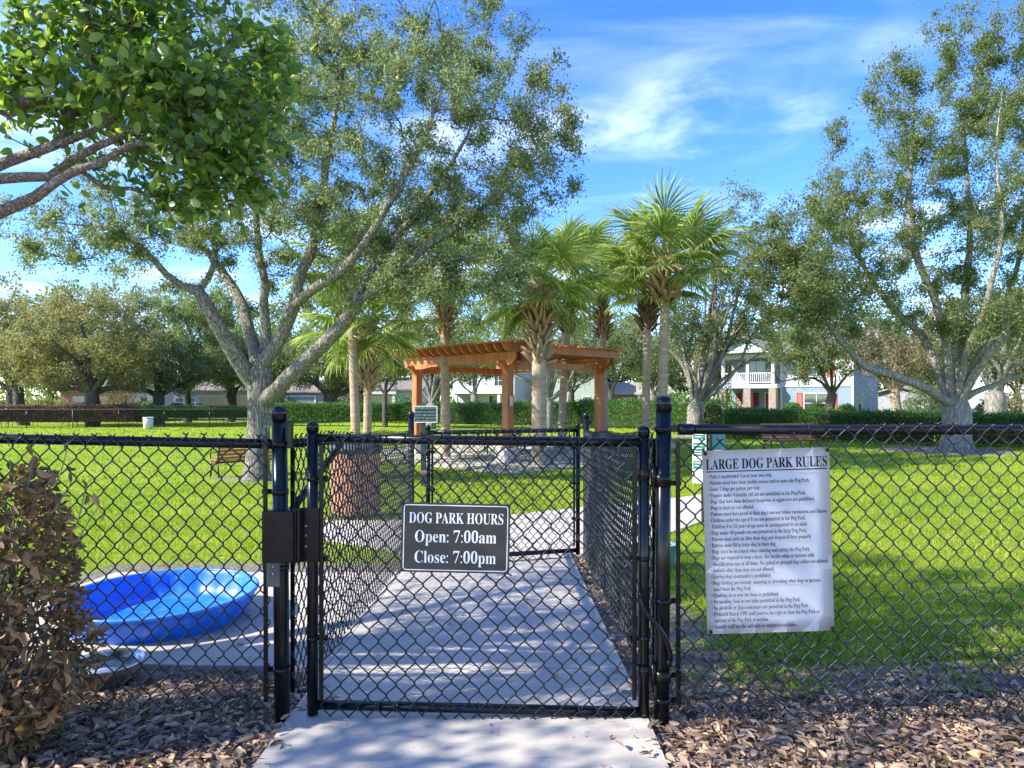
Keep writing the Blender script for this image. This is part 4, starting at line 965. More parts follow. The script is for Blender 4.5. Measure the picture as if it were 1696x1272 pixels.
    leaf_parts(root, pr, [Vector(p_) - q for p_ in P1_[near]], D[near], Nn[near], l[near] * 1.05, rng)
front_tree()

# ------------------------------------------------------------------ cabbage palms
def frond_proto(seed, pet=0.9, rad=0.95, dead=False):
    rng = np.random.default_rng(seed); V, Tq, at = [], [], []
    # petiole along +X with a slight arch
    pt = [(x, 0, -0.12 * x * x) for x in np.linspace(0, pet, 5)]
    b = MB().tube(pt, [.028, .022, .018, .015, .012], 4)
    V += [tuple(v) for v in b.v]; Tq += [f for f in b.f if len(f) == 4]; at += [0.9] * len([f for f in b.f if len(f) == 4])
    o = np.array(pt[-1]); n = 46
    for i in range(n):
        a = (i / (n - 1) - .5) * 2 * radians(142) + rng.normal(0, .02); t = abs(a) / radians(142)
        L = rad * (1 - .38 * t ** 2) * rng.uniform(.88, 1.06)
        dirv = np.array([cos(a), sin(a), 0.0]); side = np.array([-sin(a), cos(a), 0])
        rise = .28 * (1 - t); sag = (.62 + rng.uniform(-.05, .12)) * (1 + .4 * t) * (1.9 if dead else 1)
        start = o + np.array([rad * .22 * (1 - t), 0, 0]) * (.5)
        b0 = len(V); w = .034 * rng.uniform(.85, 1.1)
        for s_, wf in ((0.02, .25), (.38, 1.0), (.68, .72), (.88, .4), (1.0, .04)):
            c = start + dirv * L * s_ + np.array([0, 0, rise * s_ - sag * L * max(0, s_ - .25) ** 1.7]) 
            tw = np.array([0, 0, .45 * w * (1 if i % 2 else -1)])
            V.append(tuple(c + side * w * wf * .5 + tw * wf)); V.append(tuple(c - side * w * wf * .5 - tw * wf))
        for k_ in range(4): Tq.append((b0 + k_ * 2, b0 + k_ * 2 + 2, b0 + k_ * 2 + 3, b0 + k_ * 2 + 1)); at.append(float(np.clip(rng.normal(.45, .2) + .1 * k_, 0, 1)))
    return np_mesh('frond', V, [np.array(Tq)], M['frond_dead' if dead else 'frond'], False, at)
FR = [frond_proto(i) for i in range(4)] + [frond_proto(10, .7, .7), frond_proto(11, .8, .85, True)]
def boot_proto(mat, seed):
    rng = np.random.default_rng(seed); b = MB()
    for s_ in (-1, 1):       # a leaf base split into two prongs
        b.tube([(0, 0, 0), (.05, s_ * .03, .10), (.10, s_ * .06, .20), (.16 + rng.uniform(-.02, .05), s_ * (.09 + rng.uniform(-.02, .02)), .30)], [.060, .052, .036, .018], 5)
    return b.mesh('leaf_base', mat)
BOOT = [boot_proto(M['palm_boot'], i) for i in range(3)]; BOOTD = [boot_proto(M['palm_boot_dark'], i) for i in range(2)]
def palm(label, bx_, d, top, r, boots, br, seed, n=26, elmin=-48, scale=1.0, bmat=BOOT, cone=False, dead=3):
    q = gd(bx_, d); rng = np.random.default_rng(seed); root = thing('palm_tree', label, 'palm tree', q, 0, 'cabbage palms round the pergola')
    tp = P(top[0], top[1], d) - q; H = tp.z
    line = lambda t: Vector((tp.x * t ** 1.4, 0, H * t))
    nseg = 46; b = MB(); b.tube([line(t) - Vector((0, 0, .1 if t == 0 else 0)) for t in np.linspace(0, 1, nseg)], [r * (1.18 if t < .02 else 1) * (1 + .035 * (i % 2)) * (1 - .12 * t) + rng.normal(0, r * .012) for i, t in enumerate(np.linspace(0, 1, nseg))], 16)
    b.build('trunk', M['palm_trunk'], root)
    z0, z1 = (CAMH - (boots[0] - HY) / F * d - q.z), (CAMH - (boots[1] - HY) / F * d - q.z)
    nb = int(max(14, (z1 - z0) / .036 * min(1.0, br / .2)))
    for i in range(nb):
        t = i / max(1, nb - 1); a = i * 2.39996 + rng.normal(0, .12); z = z0 + (z1 - z0) * t
        rr = br * (.62 + .38 * sin(pi * min(1, .25 + t * .75))) if not cone else br * (.7 + .3 * t)
        o = link('leaf_base', bmat[i % len(bmat)], root); c = line(z / H)
        sc_ = rr / .24 * rng.uniform(.85, 1.1)
        o.location = (c.x + cos(a) * rr * .62, sin(a) * rr * .62, z); o.rotation_euler = (0, radians(rng.normal(20, 10)), a); o.scale = (sc_, sc_, sc_ * 1.05)
    for i in range(n):
        t = (i + .5) / n; a = i * 2.39996 + rng.normal(0, .15); el = radians(82 - (82 - elmin) * t ** .85 + rng.normal(0, 5))
        o = link('frond', FR[4] if t < .12 else FR[int(rng.integers(4))], root)
        s_ = 1.24 * scale * rng.uniform(.85, 1.08) * (0.85 + .2 * sin(pi * t))
        o.matrix_basis = Matrix.Translation(Vector((tp.x, 0, H)) + Vector((cos(a) * .06, sin(a) * .06, .05 - .25 * t))) @ Matrix.Rotation(a, 4, 'Z') @ Matrix.Rotation(-el, 4, 'Y') @ Matrix.Rotation(radians(rng.normal(0, 14)), 4, 'X') @ Matrix.Scale(s_, 4)
    for i in range(dead):
        a = rng.uniform(0, 2 * pi); o = link('dead_frond', FR[5], root, None, 'brown hanging dead frond')
        o.matrix_basis = Matrix.Translation((tp.x + cos(a) * br * .5, sin(a) * br * .5, H - .35)) @ Matrix.Rotation(a, 4, 'Z') @ Matrix.Rotation(radians(rng.uniform(66, 84)), 4, 'Y') @ Matrix.Scale(scale * rng.uniform(.42, .6), 4)
    return root
palm('palm with slim smooth trunk, first of the pair behind the trash can', 590, 21.0, (577, 425), .145, (495, 432), .20, 1, 24, -45)
palm('palm with shaggy orange leaf bases, second of the pair behind the trash can', 608, 22.0, (612, 525), .135, (648, 530), .27, 2, 26, -55, 1.05)
palm('palm rising behind the left beam of the pergola', 738, 24.0, (736, 432), .17, (560, 450), .26, 3, 26, -50, 1.0)
palm('thick palm with crisscrossed leaf bases in front of the pergola', 893, 21.0, (893, 462), .235, (604, 485), .42, 4, 28, -50, 1.05, BOOT, True)
palm('slender palm behind the pergola, just beyond the thick palm', 929, 26.0, (948, 432), .145, (555, 492), .24, 5, 26, -50, 1.1, BOOTD)
palm('palm behind the right corner post of the pergola', 1001, 27.0, (996, 450), .15, (562, 500), .28, 6, 24, -45, 1.05, BOOT)
palm('palm with dark ragged skirt, shorter of the two near the right post', 1069, 23.0, (1074, 465), .14, (548, 482), .28, 7, 18, -40, .85, BOOTD, False, 6)
palm('tallest palm with round orange boot cluster and full lit crown', 1096, 22.0, (1104, 424), .165, (502, 430), .42, 8, 32, -24, 1.12, BOOT, False, 3)

# ------------------------------------------------------------------ hedges and the far fence
def hedge(label, pts, h, w, n, leaf, lmat, seed, clear=0.0, top_n=0, top_mat=None, name='hedge', lump=.12):
    """clipped hedge along ground points (x,y): woody stems, a dark twig core and leaves over its faces"""
    pts = [np.array(p_, float) for p_ in pts]; rng = np.random.default_rng(seed)
    seg = [np.linalg.norm(pts[i + 1] - pts[i]) for i in range(len(pts) - 1)]; L = sum(seg); cum = np.concatenate([[0], np.cumsum(seg)])
    q = Vector((pts[0][0], pts[0][1], gz(*pts[0]))); root = thing(name, label, 'hedge', q, 0, 'hedges round the dog park')
    def at(s):
        s = np.asarray(s, float); i = np.clip(np.searchsorted(cum, s, 'right') - 1, 0, len(seg) - 1)
        f = (s - cum[i]) / np.array(seg)[i]; a = np.array(pts)[i]; b_ = np.array(pts)[i + 1]
        dirs = (b_ - a) / np.array(seg)[i][:, None]
        return a + (b_ - a) * f[:, None], np.stack([dirs[:, 1], -dirs[:, 0]], 1)
    # stems
    b = MB(); ns = int(L / .45)
    s = rng.uniform(0, L, ns); C, N_ = at(s)
    for i in range(ns):
        x, y = C[i] + N_[i] * rng.normal(0, w * .12); z = gz(x, y)
        lean = rng.normal(0, .22, 2)
        b.tube([(x - q.x, y - q.y, z - q.z - .05), (x - q.x + lean[0] * .4, y - q.y + lean[1] * .4, z - q.z + h * .35), (x - q.x + lean[0], y - q.y + lean[1], z - q.z + h * .75)], [.022, .016, .008], 4, False)
    b.build('stems', M['stem'], root, 'stuff', None, False)
    m = int(L / .5) + 1; S = np.linspace(0, L, m); C, N_ = at(S); V = []
    for i in range(m):
        x, y = C[i]; z = gz(x, y) - q.z
        for u, v in ((-.36, clear + .04), (-.40, .60), (-.33, .86), (.33, .86), (.40, .60), (.36, clear + .04)):
            k_ = 1 + rng.normal(0, .05); V.append((x + N_[i][0] * w * u * k_ - q.x, y + N_[i][1] * w * u * k_ - q.y, z + h * v * (1 + rng.normal(0, .025))))
    ii = (np.arange(m - 1) * 6)[:, None]; kk = np.arange(6)[None]
    Fq = np.stack([ii + kk, ii + (kk + 1) % 6, ii + 6 + (kk + 1) % 6, ii + 6 + kk], -1).reshape(-1, 4)
    caps = np.array([[0, 1, 2, 3, 4, 5], [(m - 1) * 6 + k_ for k_ in range(6)]])
    link('twig_core', np_mesh('twig_core', V, [Fq, caps], M['hedge_core']), root)
    # leaves over the section outline
    s = rng.uniform(0, L, n); C, N_ = at(s); a = rng.uniform(0, 1, n)
    side = np.where(a < .60, 1.0, np.where(a < .68, -1.0, 0)); 
    hv = np.where(side == 0, .93 + rng.normal(0, .05, n), clear + (1 - clear) * rng.uniform(0, 1, n) ** .8)
    hu = np.where(side == 0, rng.uniform(-.45, .45, n), side * (.46 + rng.normal(0, .05, n)) * np.where(hv > .85, .92, 1))
    bl = 1 + lump * (np.sin(s * 2.1 + seed) + np.sin(s * 4.7 + 2 * hv * 3) * .6 + np.sin(s * .8) * .5) * .5
    gx = C[:, 0] + N_[:, 0] * w * hu * bl; gy = C[:, 1] + N_[:, 1] * w * hu * bl
    Pp = np.stack([gx, gy, ground(gx, gy) + h * hv * (1 + (bl - 1) * .35)], 1) + rng.normal(0, .04, (n, 3))
    Dd = np.stack([N_[:, 0] * side, N_[:, 1] * side, np.where(side == 0, 1.0, .35)], 1)
    ne = int(n * .07); se = np.where(rng.uniform(0, 1, ne) < .5, 0.0, L - .001); Ce, Ne = at(se); Te = np.stack([-Ne[:, 1], Ne[:, 0]], 1) * np.where(se > 0, 1.0, -1.0)[:, None]
    ue = rng.uniform(-.46, .46, ne); ve = clear + (1 - clear) * rng.uniform(0, 1, ne); ex = Ce[:, 0] + Ne[:, 0] * w * ue + Te[:, 0] * rng.uniform(.02, .2, ne); ey = Ce[:, 1] + Ne[:, 1] * w * ue + Te[:, 1] * rng.uniform(.02, .2, ne)
    Pp = np.concatenate([Pp, np.stack([ex, ey, ground(ex, ey) + h * ve], 1)]); Dd = np.concatenate([Dd, np.stack([Te[:, 0], Te[:, 1], 0 * ue + .3], 1)])
    me, _ = leaves_mesh('foliage', rng, Pp, Dd, leaf, leaf * .55, lmat, q, False, .0, .7); link('foliage', me, root)
    if top_n:
        s = rng.uniform(0, L, top_n); C, N_ = at(s); hu = rng.uniform(-.45, .45, top_n); gx = C[:, 0] + N_[:, 0] * w * hu; gy = C[:, 1] + N_[:, 1] * w * hu
        Pp = np.stack([gx, gy, ground(gx, gy) + h * rng.uniform(.92, 1.06, top_n)], 1)
        me, _ = leaves_mesh('reddish_top_growth', rng, Pp, np.tile([0, 0, 1.0], (top_n, 1)), leaf, leaf * .5, top_mat, q); link('top_growth', me, root)
    return root
M['leaf_red'] = leaf_mat('reddish_new_leaf', [(0, (0.20, 0.09, 0.06)), (0.6, (0.33, 0.16, 0.11)), (1, (0.40, 0.24, 0.15))], 0.25, 0.6, 0.9)
hedge('long dead dark brown hedge behind the far left wire fence', [(-46, 47.6), (-27.0, 49.2)], 1.5, 1.0, 15000, .12, M['leaf_hedge_dead'], 1, .22, 4500, M['leaf_red'])
hedge('leggy half bare hedge behind the white bin with bushy reddish end', [(-26.8, 49.4), (-18.5, 51.0)], 1.45, 1.0, 7000, .12, M['leaf_hedge'], 2, .40, 700, M['leaf_red'])
hedge('dense dark green clipped hedge beyond the big forked oak', [(-18.4, 51.5), (-7.0, 49.6)], 1.65, 1.1, 15000, .12, M['leaf_hedge'], 3, .22)
hedge('leafy green hedge seen through the pergola', [(-6.9, 49.4), (2.2, 45.0), (5.0, 42.5)], 1.7, 1.2, 17000, .12, M['leaf_hedge'], 4, .12)
hedge('sunlit pale green hedge behind the two slim palms', [(5.1, 42), (8.3, 35.5), (9.3, 31.5)], 1.55, 1.2, 15000, .11, M['leaf_hedge'], 5, .04)
hedge('near hedge below the blue and white house', [(9.6, 30.0), (12.3, 26.5), (15.2, 24.6)], 1.18, 1.1, 17000, .085, M['leaf_hedge'], 6, .04)
hedge('dark green hedge behind the tall right oak', [(15.4, 24.4), (19.6, 23.2)], 1.12, 1.1, 9000, .085, M['leaf_hedge'], 7, .04)
for lab, px, d_, r_, s_ in (('round clipped shrub below the upper red shutters', 1352, 46, .72, 1), ('small round yellow-green shrub beside the porch of the blue house', 1402, 47, .66, 2), ('round dark shrub just left of the bare trunked tree', 1312, 45, .72, 3)):
    q = gd(px, d_); rng = np.random.default_rng(s_); root = thing('shrub', lab, 'shrub', q, 0, 'shrubs below the house')
    v = unit(rng.normal(0, 1, (2600, 3))); Pp = v * np.array([r_, r_, r_ * 1.05]) * (.9 + rng.normal(0, .06, 2600))[:, None] + np.array([0, 0, r_ * .95])
    Pp = Pp[Pp[:, 2] > 0] ; me, _ = leaves_mesh('foliage', rng, Pp, v[:len(Pp)], .12, .06, M['leaf_hedge'], (0, 0, 0)); link('foliage', me, root)
    MB().lathe([(.3 * r_, 0), (.8 * r_, .6 * r_), (.8 * r_, 1.2 * r_), (.35 * r_, 1.7 * r_)], 10).build('twig_core', M['hedge_core'], root)

ff = thing('chain_link_fence', 'low dark wire fence across the far left edge of the lawn', 'fence')
FX = [(-46 + i * 3.1, 46.6 + i * .155) for i in range(10)]
for i, (x, y) in enumerate(FX):
    z = gz(x, y); MB().tube([(x, y, z - .1), (x, y, z + 1.32)], .03, 8).build('post', M['gunmetal'] if i in (2, 5) else M['black_dull'], ff)
MB().tube([(x, y, gz(x, y) + 1.30) for x, y in FX], .024, 6).build('top_rail', M['gunmetal'], ff)
b = MB()
(xa_, ya_), (xb_, yb_2) = FX[0], FX[-1]; L = xb_ - xa_
for i in range(int(L / .16)):
    for s_ in (-1, 1):
        u0 = i * .16; u1 = u0 + s_ * 1.2
        if not 0 <= u1 <= L: continue
        f = lambda u, z: (xa_ + u, ya_ + (yb_2 - ya_) * u / L, gz(xa_ + u, ya_) + z)
        b.tube([f(u0, .05), f(u1, 1.28)], .0035, 3, False)
b.build('chain_link_mesh', M['black_wire'], ff, 'stuff', None, False)

# ------------------------------------------------------------------ background trees
G = 'trees behind the park hedges'
bd, bp, bk = M['bark_dark'], M['bark_pale'], M['bark_dark']
O, GR, OK_, BR = M['leaf_olive'], M['leaf_far_green'], M['leaf_oak_green'], M['leaf_brown']
ST = simple_tree
ST('olive oak at the far left edge with leaning dark trunk', (40, 30), 52, 645, 16, [(55, 575, 85, 75), (30, 520, 60, 40), (95, 540, 60, 45), (85, 625, 45, 25)], 160, 16000, .15, bd, O, 101, 5, group=G, spread=.3)
ST('broad brownish olive oak behind the dead hedge, short thick trunk', (153, 152), 50, 652, 20, [(150, 560, 120, 75), (80, 590, 80, 55), (215, 590, 70, 55), (140, 500, 80, 35), (90, 628, 50, 22), (205, 625, 50, 25)], 260, 25000, .15, bd, O, 102, 7, group=G, spread=.3, wob=.3)
ST('dark green oak behind the white bin', (262, 262), 54, 655, 17, [(262, 585, 70, 60), (240, 530, 60, 50), (290, 610, 60, 40), (225, 632, 45, 22), (290, 634, 35, 18)], 180, 17500, .15, bd, M['leaf_oak'], 103, 5, group=G, spread=.3)
ST('bright green tree left of the forked oak, twin thin trunks', (311, 309), 58, 650, 12, [(340, 560, 80, 80), (330, 500, 60, 45), (370, 600, 60, 45), (345, 632, 40, 20), (395, 628, 40, 22)], 185, 18000, .16, bd, GR, 104, 5, group=G, spread=.3)
ST('thin tree before the tan garage doors', (382, 380), 60, 655, 13, [(395, 590, 55, 50), (410, 620, 45, 35)], 90, 7000, .16, bd, GR, 105, 5, group=G, spread=.3)
ST('wide low oak with dark spreading limbs behind the clipped hedge', (545, 547), 60, 658, 22, [(540, 605, 110, 42), (500, 570, 70, 40), (600, 590, 70, 45), (480, 622, 55, 28), (625, 620, 50, 26), (560, 628, 60, 18)], 200, 17500, .16, bd, GR, 106, 7, group=G, spread=.3, lift=.1)
ST('small slim tree standing in front of the hedge left of the pergola', (638, 637), 49, 655, 8, [(640, 605, 40, 32), (660, 585, 36, 30)], 60, 4200, .13, bd, GR, 107, 5, group=G, spread=.22)
ST('pale many-limbed tree behind the left post of the pergola', (712, 714), 46, 668, 16, [(690, 570, 70, 45), (750, 560, 80, 60), (720, 520, 70, 45), (800, 590, 40, 30)], 160, 9500, .13, bp, GR, 108, 14, group=G, spread=.25, lr=.10, bare=170)
ST('pale tree with curving limbs behind the thick palm', (905, 908), 41, 665, 20, [(830, 570, 70, 40), (900, 550, 90, 50), (980, 570, 60, 45), (860, 500, 80, 50)], 170, 10000, .12, bp, GR, 109, 14, group=G, spread=.25, lift=.05, lr=.12, bare=200)
ST('small rounded dark oak in front of the brick house', (1011, 1012), 56, 650, 10, [(1015, 590, 60, 42), (990, 560, 45, 35), (1045, 570, 45, 40)], 120, 9500, .15, bd, M['leaf_oak'], 110, 6, group=G, spread=.28)
ST('grey vase-shaped oak right of the tallest palm with bare spreading limbs', (1150, 1152), 30.5, 676, 25, [(1180, 500, 75, 90), (1230, 440, 60, 75), (1130, 530, 55, 60), (1255, 520, 60, 60), (1208, 302, 16, 24, 0), (1250, 300, 14, 26, 1), (1165, 315, 18, 18, 0), (1235, 350, 30, 40)], 230, 15500, .10, bp, M['leaf_oak'], 111, 20, group=G, spread=.20, lr=.10, lift=.25, bare=320)
ST('slim oak in front of the red shuttered house', (1376, 1378), 44, 655, 15, [(1370, 585, 75, 42), (1340, 550, 60, 50), (1420, 560, 60, 45), (1360, 480, 60, 60), (1290, 590, 40, 30), (1330, 610, 50, 25)], 220, 15000, .13, bd, M['leaf_oak_green'], 112, 8, group=G, spread=.24, lr=.09, bare=160)
ST('brown twiggy tree before the shaded house wall', (1482, 1482), 42, 650, 15, [(1480, 595, 65, 35), (1450, 570, 55, 40), (1520, 580, 50, 40)], 120, 4800, .12, M['bark_brown'], BR, 113, 14, group=G, spread=.24, lr=.09, bare=220)
ST('thick grey tree at the right edge behind the tall oak', (1650, 1648), 36, 655, 30, [(1650, 560, 70, 60), (1690, 520, 70, 70), (1620, 590, 40, 40)], 150, 8500, .12, bp, M['leaf_oak_green'], 114, 9, group=G, spread=.22, lr=.15, bare=180)
far = [(20, 530, 110, 85, 0), (110, 540, 100, 85, 1), (215, 540, 95, 95, 0), (330, 545, 90, 100, 1), (430, 560, 90, 90, 1), (520, 545, 95, 105, 1), (620, 550, 90, 95, 0), (720, 575, 90, 80, 1), (815, 560, 90, 85, 1), (905, 575, 85, 75, 0),
       (990, 565, 80, 85, 1), (1075, 570, 85, 80, 1), (1160, 590, 80, 70, 0), (1250, 560, 85, 80, 1), (1340, 540, 85, 95, 0), (1440, 555, 85, 90, 1), (1540, 560, 90, 85, 0), (1640, 560, 90, 90, 1), (1740, 550, 90, 100, 0)]
place = ['at the far left edge', 'behind the leaning left oak', 'behind the brown olive oak', 'behind the bright green tree', 'behind the forked oak trunk', 'behind the wide low oak', 'behind the paired palms', 'behind the left pergola beam', 'behind the pergola middle', 'behind the thick palm crown',
         'behind the right pergola beam', 'behind the two slim palms', 'behind the vase-shaped oak', 'over the porch of the blue house', 'over the red shutters', 'over the shaded house wall', 'behind the tall right oak', 'right of the tall oak', 'past the right edge of the photo']
for i, (x, y, rx, ry, kx) in enumerate(far):
    dd = 88 + (i * 7) % 17
    ST(('dense green' if kx else 'olive green') + ' tree in the far row ' + place[i], (x, x), dd, 650, 18, [(x, y, rx, ry * .9), (x - rx * .4, y + ry * .45, rx * .75, ry * .75), (x + rx * .4, y + ry * .4, rx * .75, ry * .75)], 120, 4200, .46, bd, GR if kx else O, 200 + i, 5, group='far row of trees', spread=.55, tip=.02, gap=.6)

for i, (lab, px, d_, r_, lm) in enumerate((('dark green shrub under the leaning left oak', 62, 60, 2.1, 'leaf_far_green'), ('brown shrub left of the olive oak trunk', 112, 60, 1.5, 'leaf_brown'), ('reddish brown shrub right of the olive oak trunk', 200, 60, 2.2, 'leaf_brown'), ('dark shrub just behind the white barrel', 240, 62, 1.4, 'leaf_oak'),
        ('green shrub between the forked oak and the wide low oak', 470, 62, 2.0, 'leaf_far_green'), ('grey green shrub right of the wide low oak', 580, 64, 2.2, 'leaf_olive'), ('bright yellow-green shrub left of the pergola', 676, 57, 1.9, 'leaf_hedge'), ('tall dark shrub behind the near pergola post', 866, 58, 1.5, 'leaf_oak'),
        ('green shrub right of the tallest palm', 1118, 52, 1.8, 'leaf_hedge'), ('leafy shrub left of the blue house porch', 1182, 56, 2.3, 'leaf_hedge'), ('dark shrub at the end of the shaded house wall', 1532, 50, 1.9, 'leaf_oak'), ('brown leaved shrub right of the tall oak trunk', 1650, 52, 1.7, 'leaf_brown'), ('olive shrub at the right edge behind the dark hedge', 1690, 50, 1.8, 'leaf_olive'))):
    q = gd(px, d_); rng = np.random.default_rng(400 + i); root = thing('shrub', lab, 'shrub', q, 0, 'shrubs below the far trees'); n = 1700
    v = unit(rng.normal(0, 1, (n, 3))); v[:, 2] = np.abs(v[:, 2]); bl = 1 + .22 * np.sin(v[:, :1] * 5 + i) * np.sin(v[:, 1:2] * 4 + v[:, 2:] * 6)
    Pp = v * np.array([r_, r_ * .8, r_ * 1.25]) * bl * rng.uniform(.5, 1.02, (n, 1)) ** .5
    me, _ = leaves_mesh('foliage', rng, Pp, v, .22, .11, M[lm], (0, 0, 0)); link('foliage', me, root)
    b = MB()
    for k in range(7): a = k * .9 + i; b.tube([(0.1 * cos(a), .1 * sin(a), 0), (r_ * .3 * cos(a), r_ * .3 * sin(a), r_ * .5), (r_ * .55 * cos(a), r_ * .55 * sin(a), r_ * .95)], [.05, .035, .015], 5, False)
    b.build('stems', M['bark_dark'], root)
for i, (lab, px, d_, by, rx, ry, m_) in enumerate((('olive tree filling the gap left of the broad brownish oak', 84, 63, 590, 62, 52, O), ('grey green tree between the brownish oak and the white barrel', 205, 63, 592, 58, 50, O), ('grey green tree just left of the forked oak trunk', 385, 65, 590, 60, 50, GR), ('pale green tree just right of the forked oak trunk', 462, 66, 592, 58, 48, GR),
        ('grey green tree behind the paired palms, before the pale blue house', 598, 66, 590, 60, 50, O), ('light green tree left of the near pergola post', 785, 62, 596, 48, 36, GR), ('grey green tree right of the thick palm trunk', 946, 62, 594, 48, 40, O), ('light green tree between the two slim palms and the brick house', 1082, 62, 596, 48, 44, GR), ('olive tree left of the blue house balcony', 1192, 66, 585, 44, 50, O), ('grey green tree beside the shaded house wall', 1540, 52, 600, 50, 50, GR), ('olive tree at the right edge behind the thick grey tree', 1685, 52, 590, 55, 58, O))):
    ST(lab, (px, px), d_, 655, 11, [(px, by, rx, ry), (px - rx * .5, by + ry * .45, rx * .6, ry * .5), (px + rx * .5, by + ry * .4, rx * .6, ry * .5)], 110, 5600, .19, bp if i % 2 else bd, m_, 500 + i, 6, group=G, spread=.34, lr=.09)
def far_wood():
    rng = np.random.default_rng(301); n = 26000; a = rng.uniform(-1.05, 1.05, n); rr = rng.uniform(112, 126, n); x = np.sin(a) * rr; y = np.cos(a) * rr
    top = 6.5 + 2.2 * np.sin(a * 23) + 1.4 * np.sin(a * 51 + 1) + rng.normal(0, .5, n); z = -.7 + top * rng.uniform(0, 1, n) ** .8
    me, _ = leaves_mesh('far_woodland', rng, np.stack([x, y, z], 1), rng.normal(0, 1, (n, 3)), .75, .42, M['leaf_far_green'], (0, 0, 0)); link('far_woodland', me, None, 'stuff')
far_wood()
# ------------------------------------------------------------------ houses
def wall_window(root, c, t, n, w, h, frame='white_paint', name='window', mull=1, shutters=None):
    """window on a wall: centre c, wall tangent t, outward normal n; frame, panes, optional shutters with louvres"""
    c, t, n = Vector(c), Vector(t), Vector(n); R = Matrix((t, n, Vector((0, 0, 1)))).transposed()
    f = MB()
    for s_ in (-1, 1):
        f.box(c + t * s_ * (w / 2 - .04) + n * .03, (.08, .09, h), .01, R); f.box(c + Vector((0, 0, s_ * (h / 2 + .002))) + n * .035, (w + .06, .10, .09), .01, R)
    f.box(c + n * .03, (w - .16, .06, .05), 0, R)
    for i in range(mull): f.box(c + t * ((i + 1) / (mull + 1) - .5) * w + n * .033, (.05, .06, h - .1), 0, R)
    o = f.build(name, M[frame], root)
    MB().box(c + n * .008, (w - .1, .012, h - .08), 0, R).build('pane', M['glass'], o)
    if shutters:
        for s_ in (-1, 1):
            cc_ = c + t * s_ * (w / 2 + .30) + n * .03; b = MB()
            for q_ in (-1, 1): b.box(cc_ + t * q_ * .20, (.07, .05, h + .08), 0, R); b.box(cc_ + Vector((0, 0, q_ * h / 2)), (.34, .05, .08), 0, R)
            nl = int(h / .16)
            for k_ in range(nl): b.box(cc_ + Vector((0, 0, (k_ + .5) / nl * h - h / 2)), (.34, .03, h / nl * .8), 0, R @ Matrix.Rotation(.4, 3, 'X'))
            b.build('shutter', M[shutters], root)
def door(root, c, t, n, w, h, mat):
    c, t, n = Vector(c), Vector(t), Vector(n); R = Matrix((t, n, Vector((0, 0, 1)))).transposed(); f = MB()
    f.box(c + n * .03, (w, .06, h), .01, R)
    for u in (-.22, .22):
        for v in (-.25, .2): f.box(c + t * u * w + Vector((0, 0, v * h)) + n * .065, (w * .3, .012, h * .32), .008, R)
    o = f.build('door', M[mat], root); MB().lathe([(.001, -.04), (.035, -.02), (.035, .02), (.001, .04)], 8, c + t * w * .4 + n * .1).build('door_handle', M['bolt'], o)
    b = MB()
    for s_ in (-1, 1): b.box(c + t * s_ * (w / 2 + .06) + n * .035, (.1, .1, h + .1), 0, R)
    b.box(c + Vector((0, 0, h / 2 + .06)) + n * .036, (w + .26, .1, .1), 0, R); b.build('door_frame', M['white_paint'], root)
def gable_roof(root, c, t, n, w, dpt, z, rise, mat, over=.45, th=.16, gable=None):
    """ridge along n (gable faces n) over a body centred at c"""
    c, t, n = Vector(c), Vector(t), Vector(n); U = Vector((0, 0, 1)); b = MB(); hw = w / 2 + over
    ez = -over * rise / (w / 2)
    for s_ in (-1, 1):
        poly = [(0, rise), (s_ * hw, ez), (s_ * hw, ez + th), (0, rise + th)]
        b.prism(poly, c + U * z, t, U, n, dpt + 2 * over)
    b.build('roof', M[mat], root)
    if gable:
        for s_ in (-1, 1): MB().prism([(-w / 2, 0), (w / 2, 0), (0, rise)], c + U * z + n * s_ * (dpt / 2 - .05), t, U, n, .1).build('gable', M[gable], root)
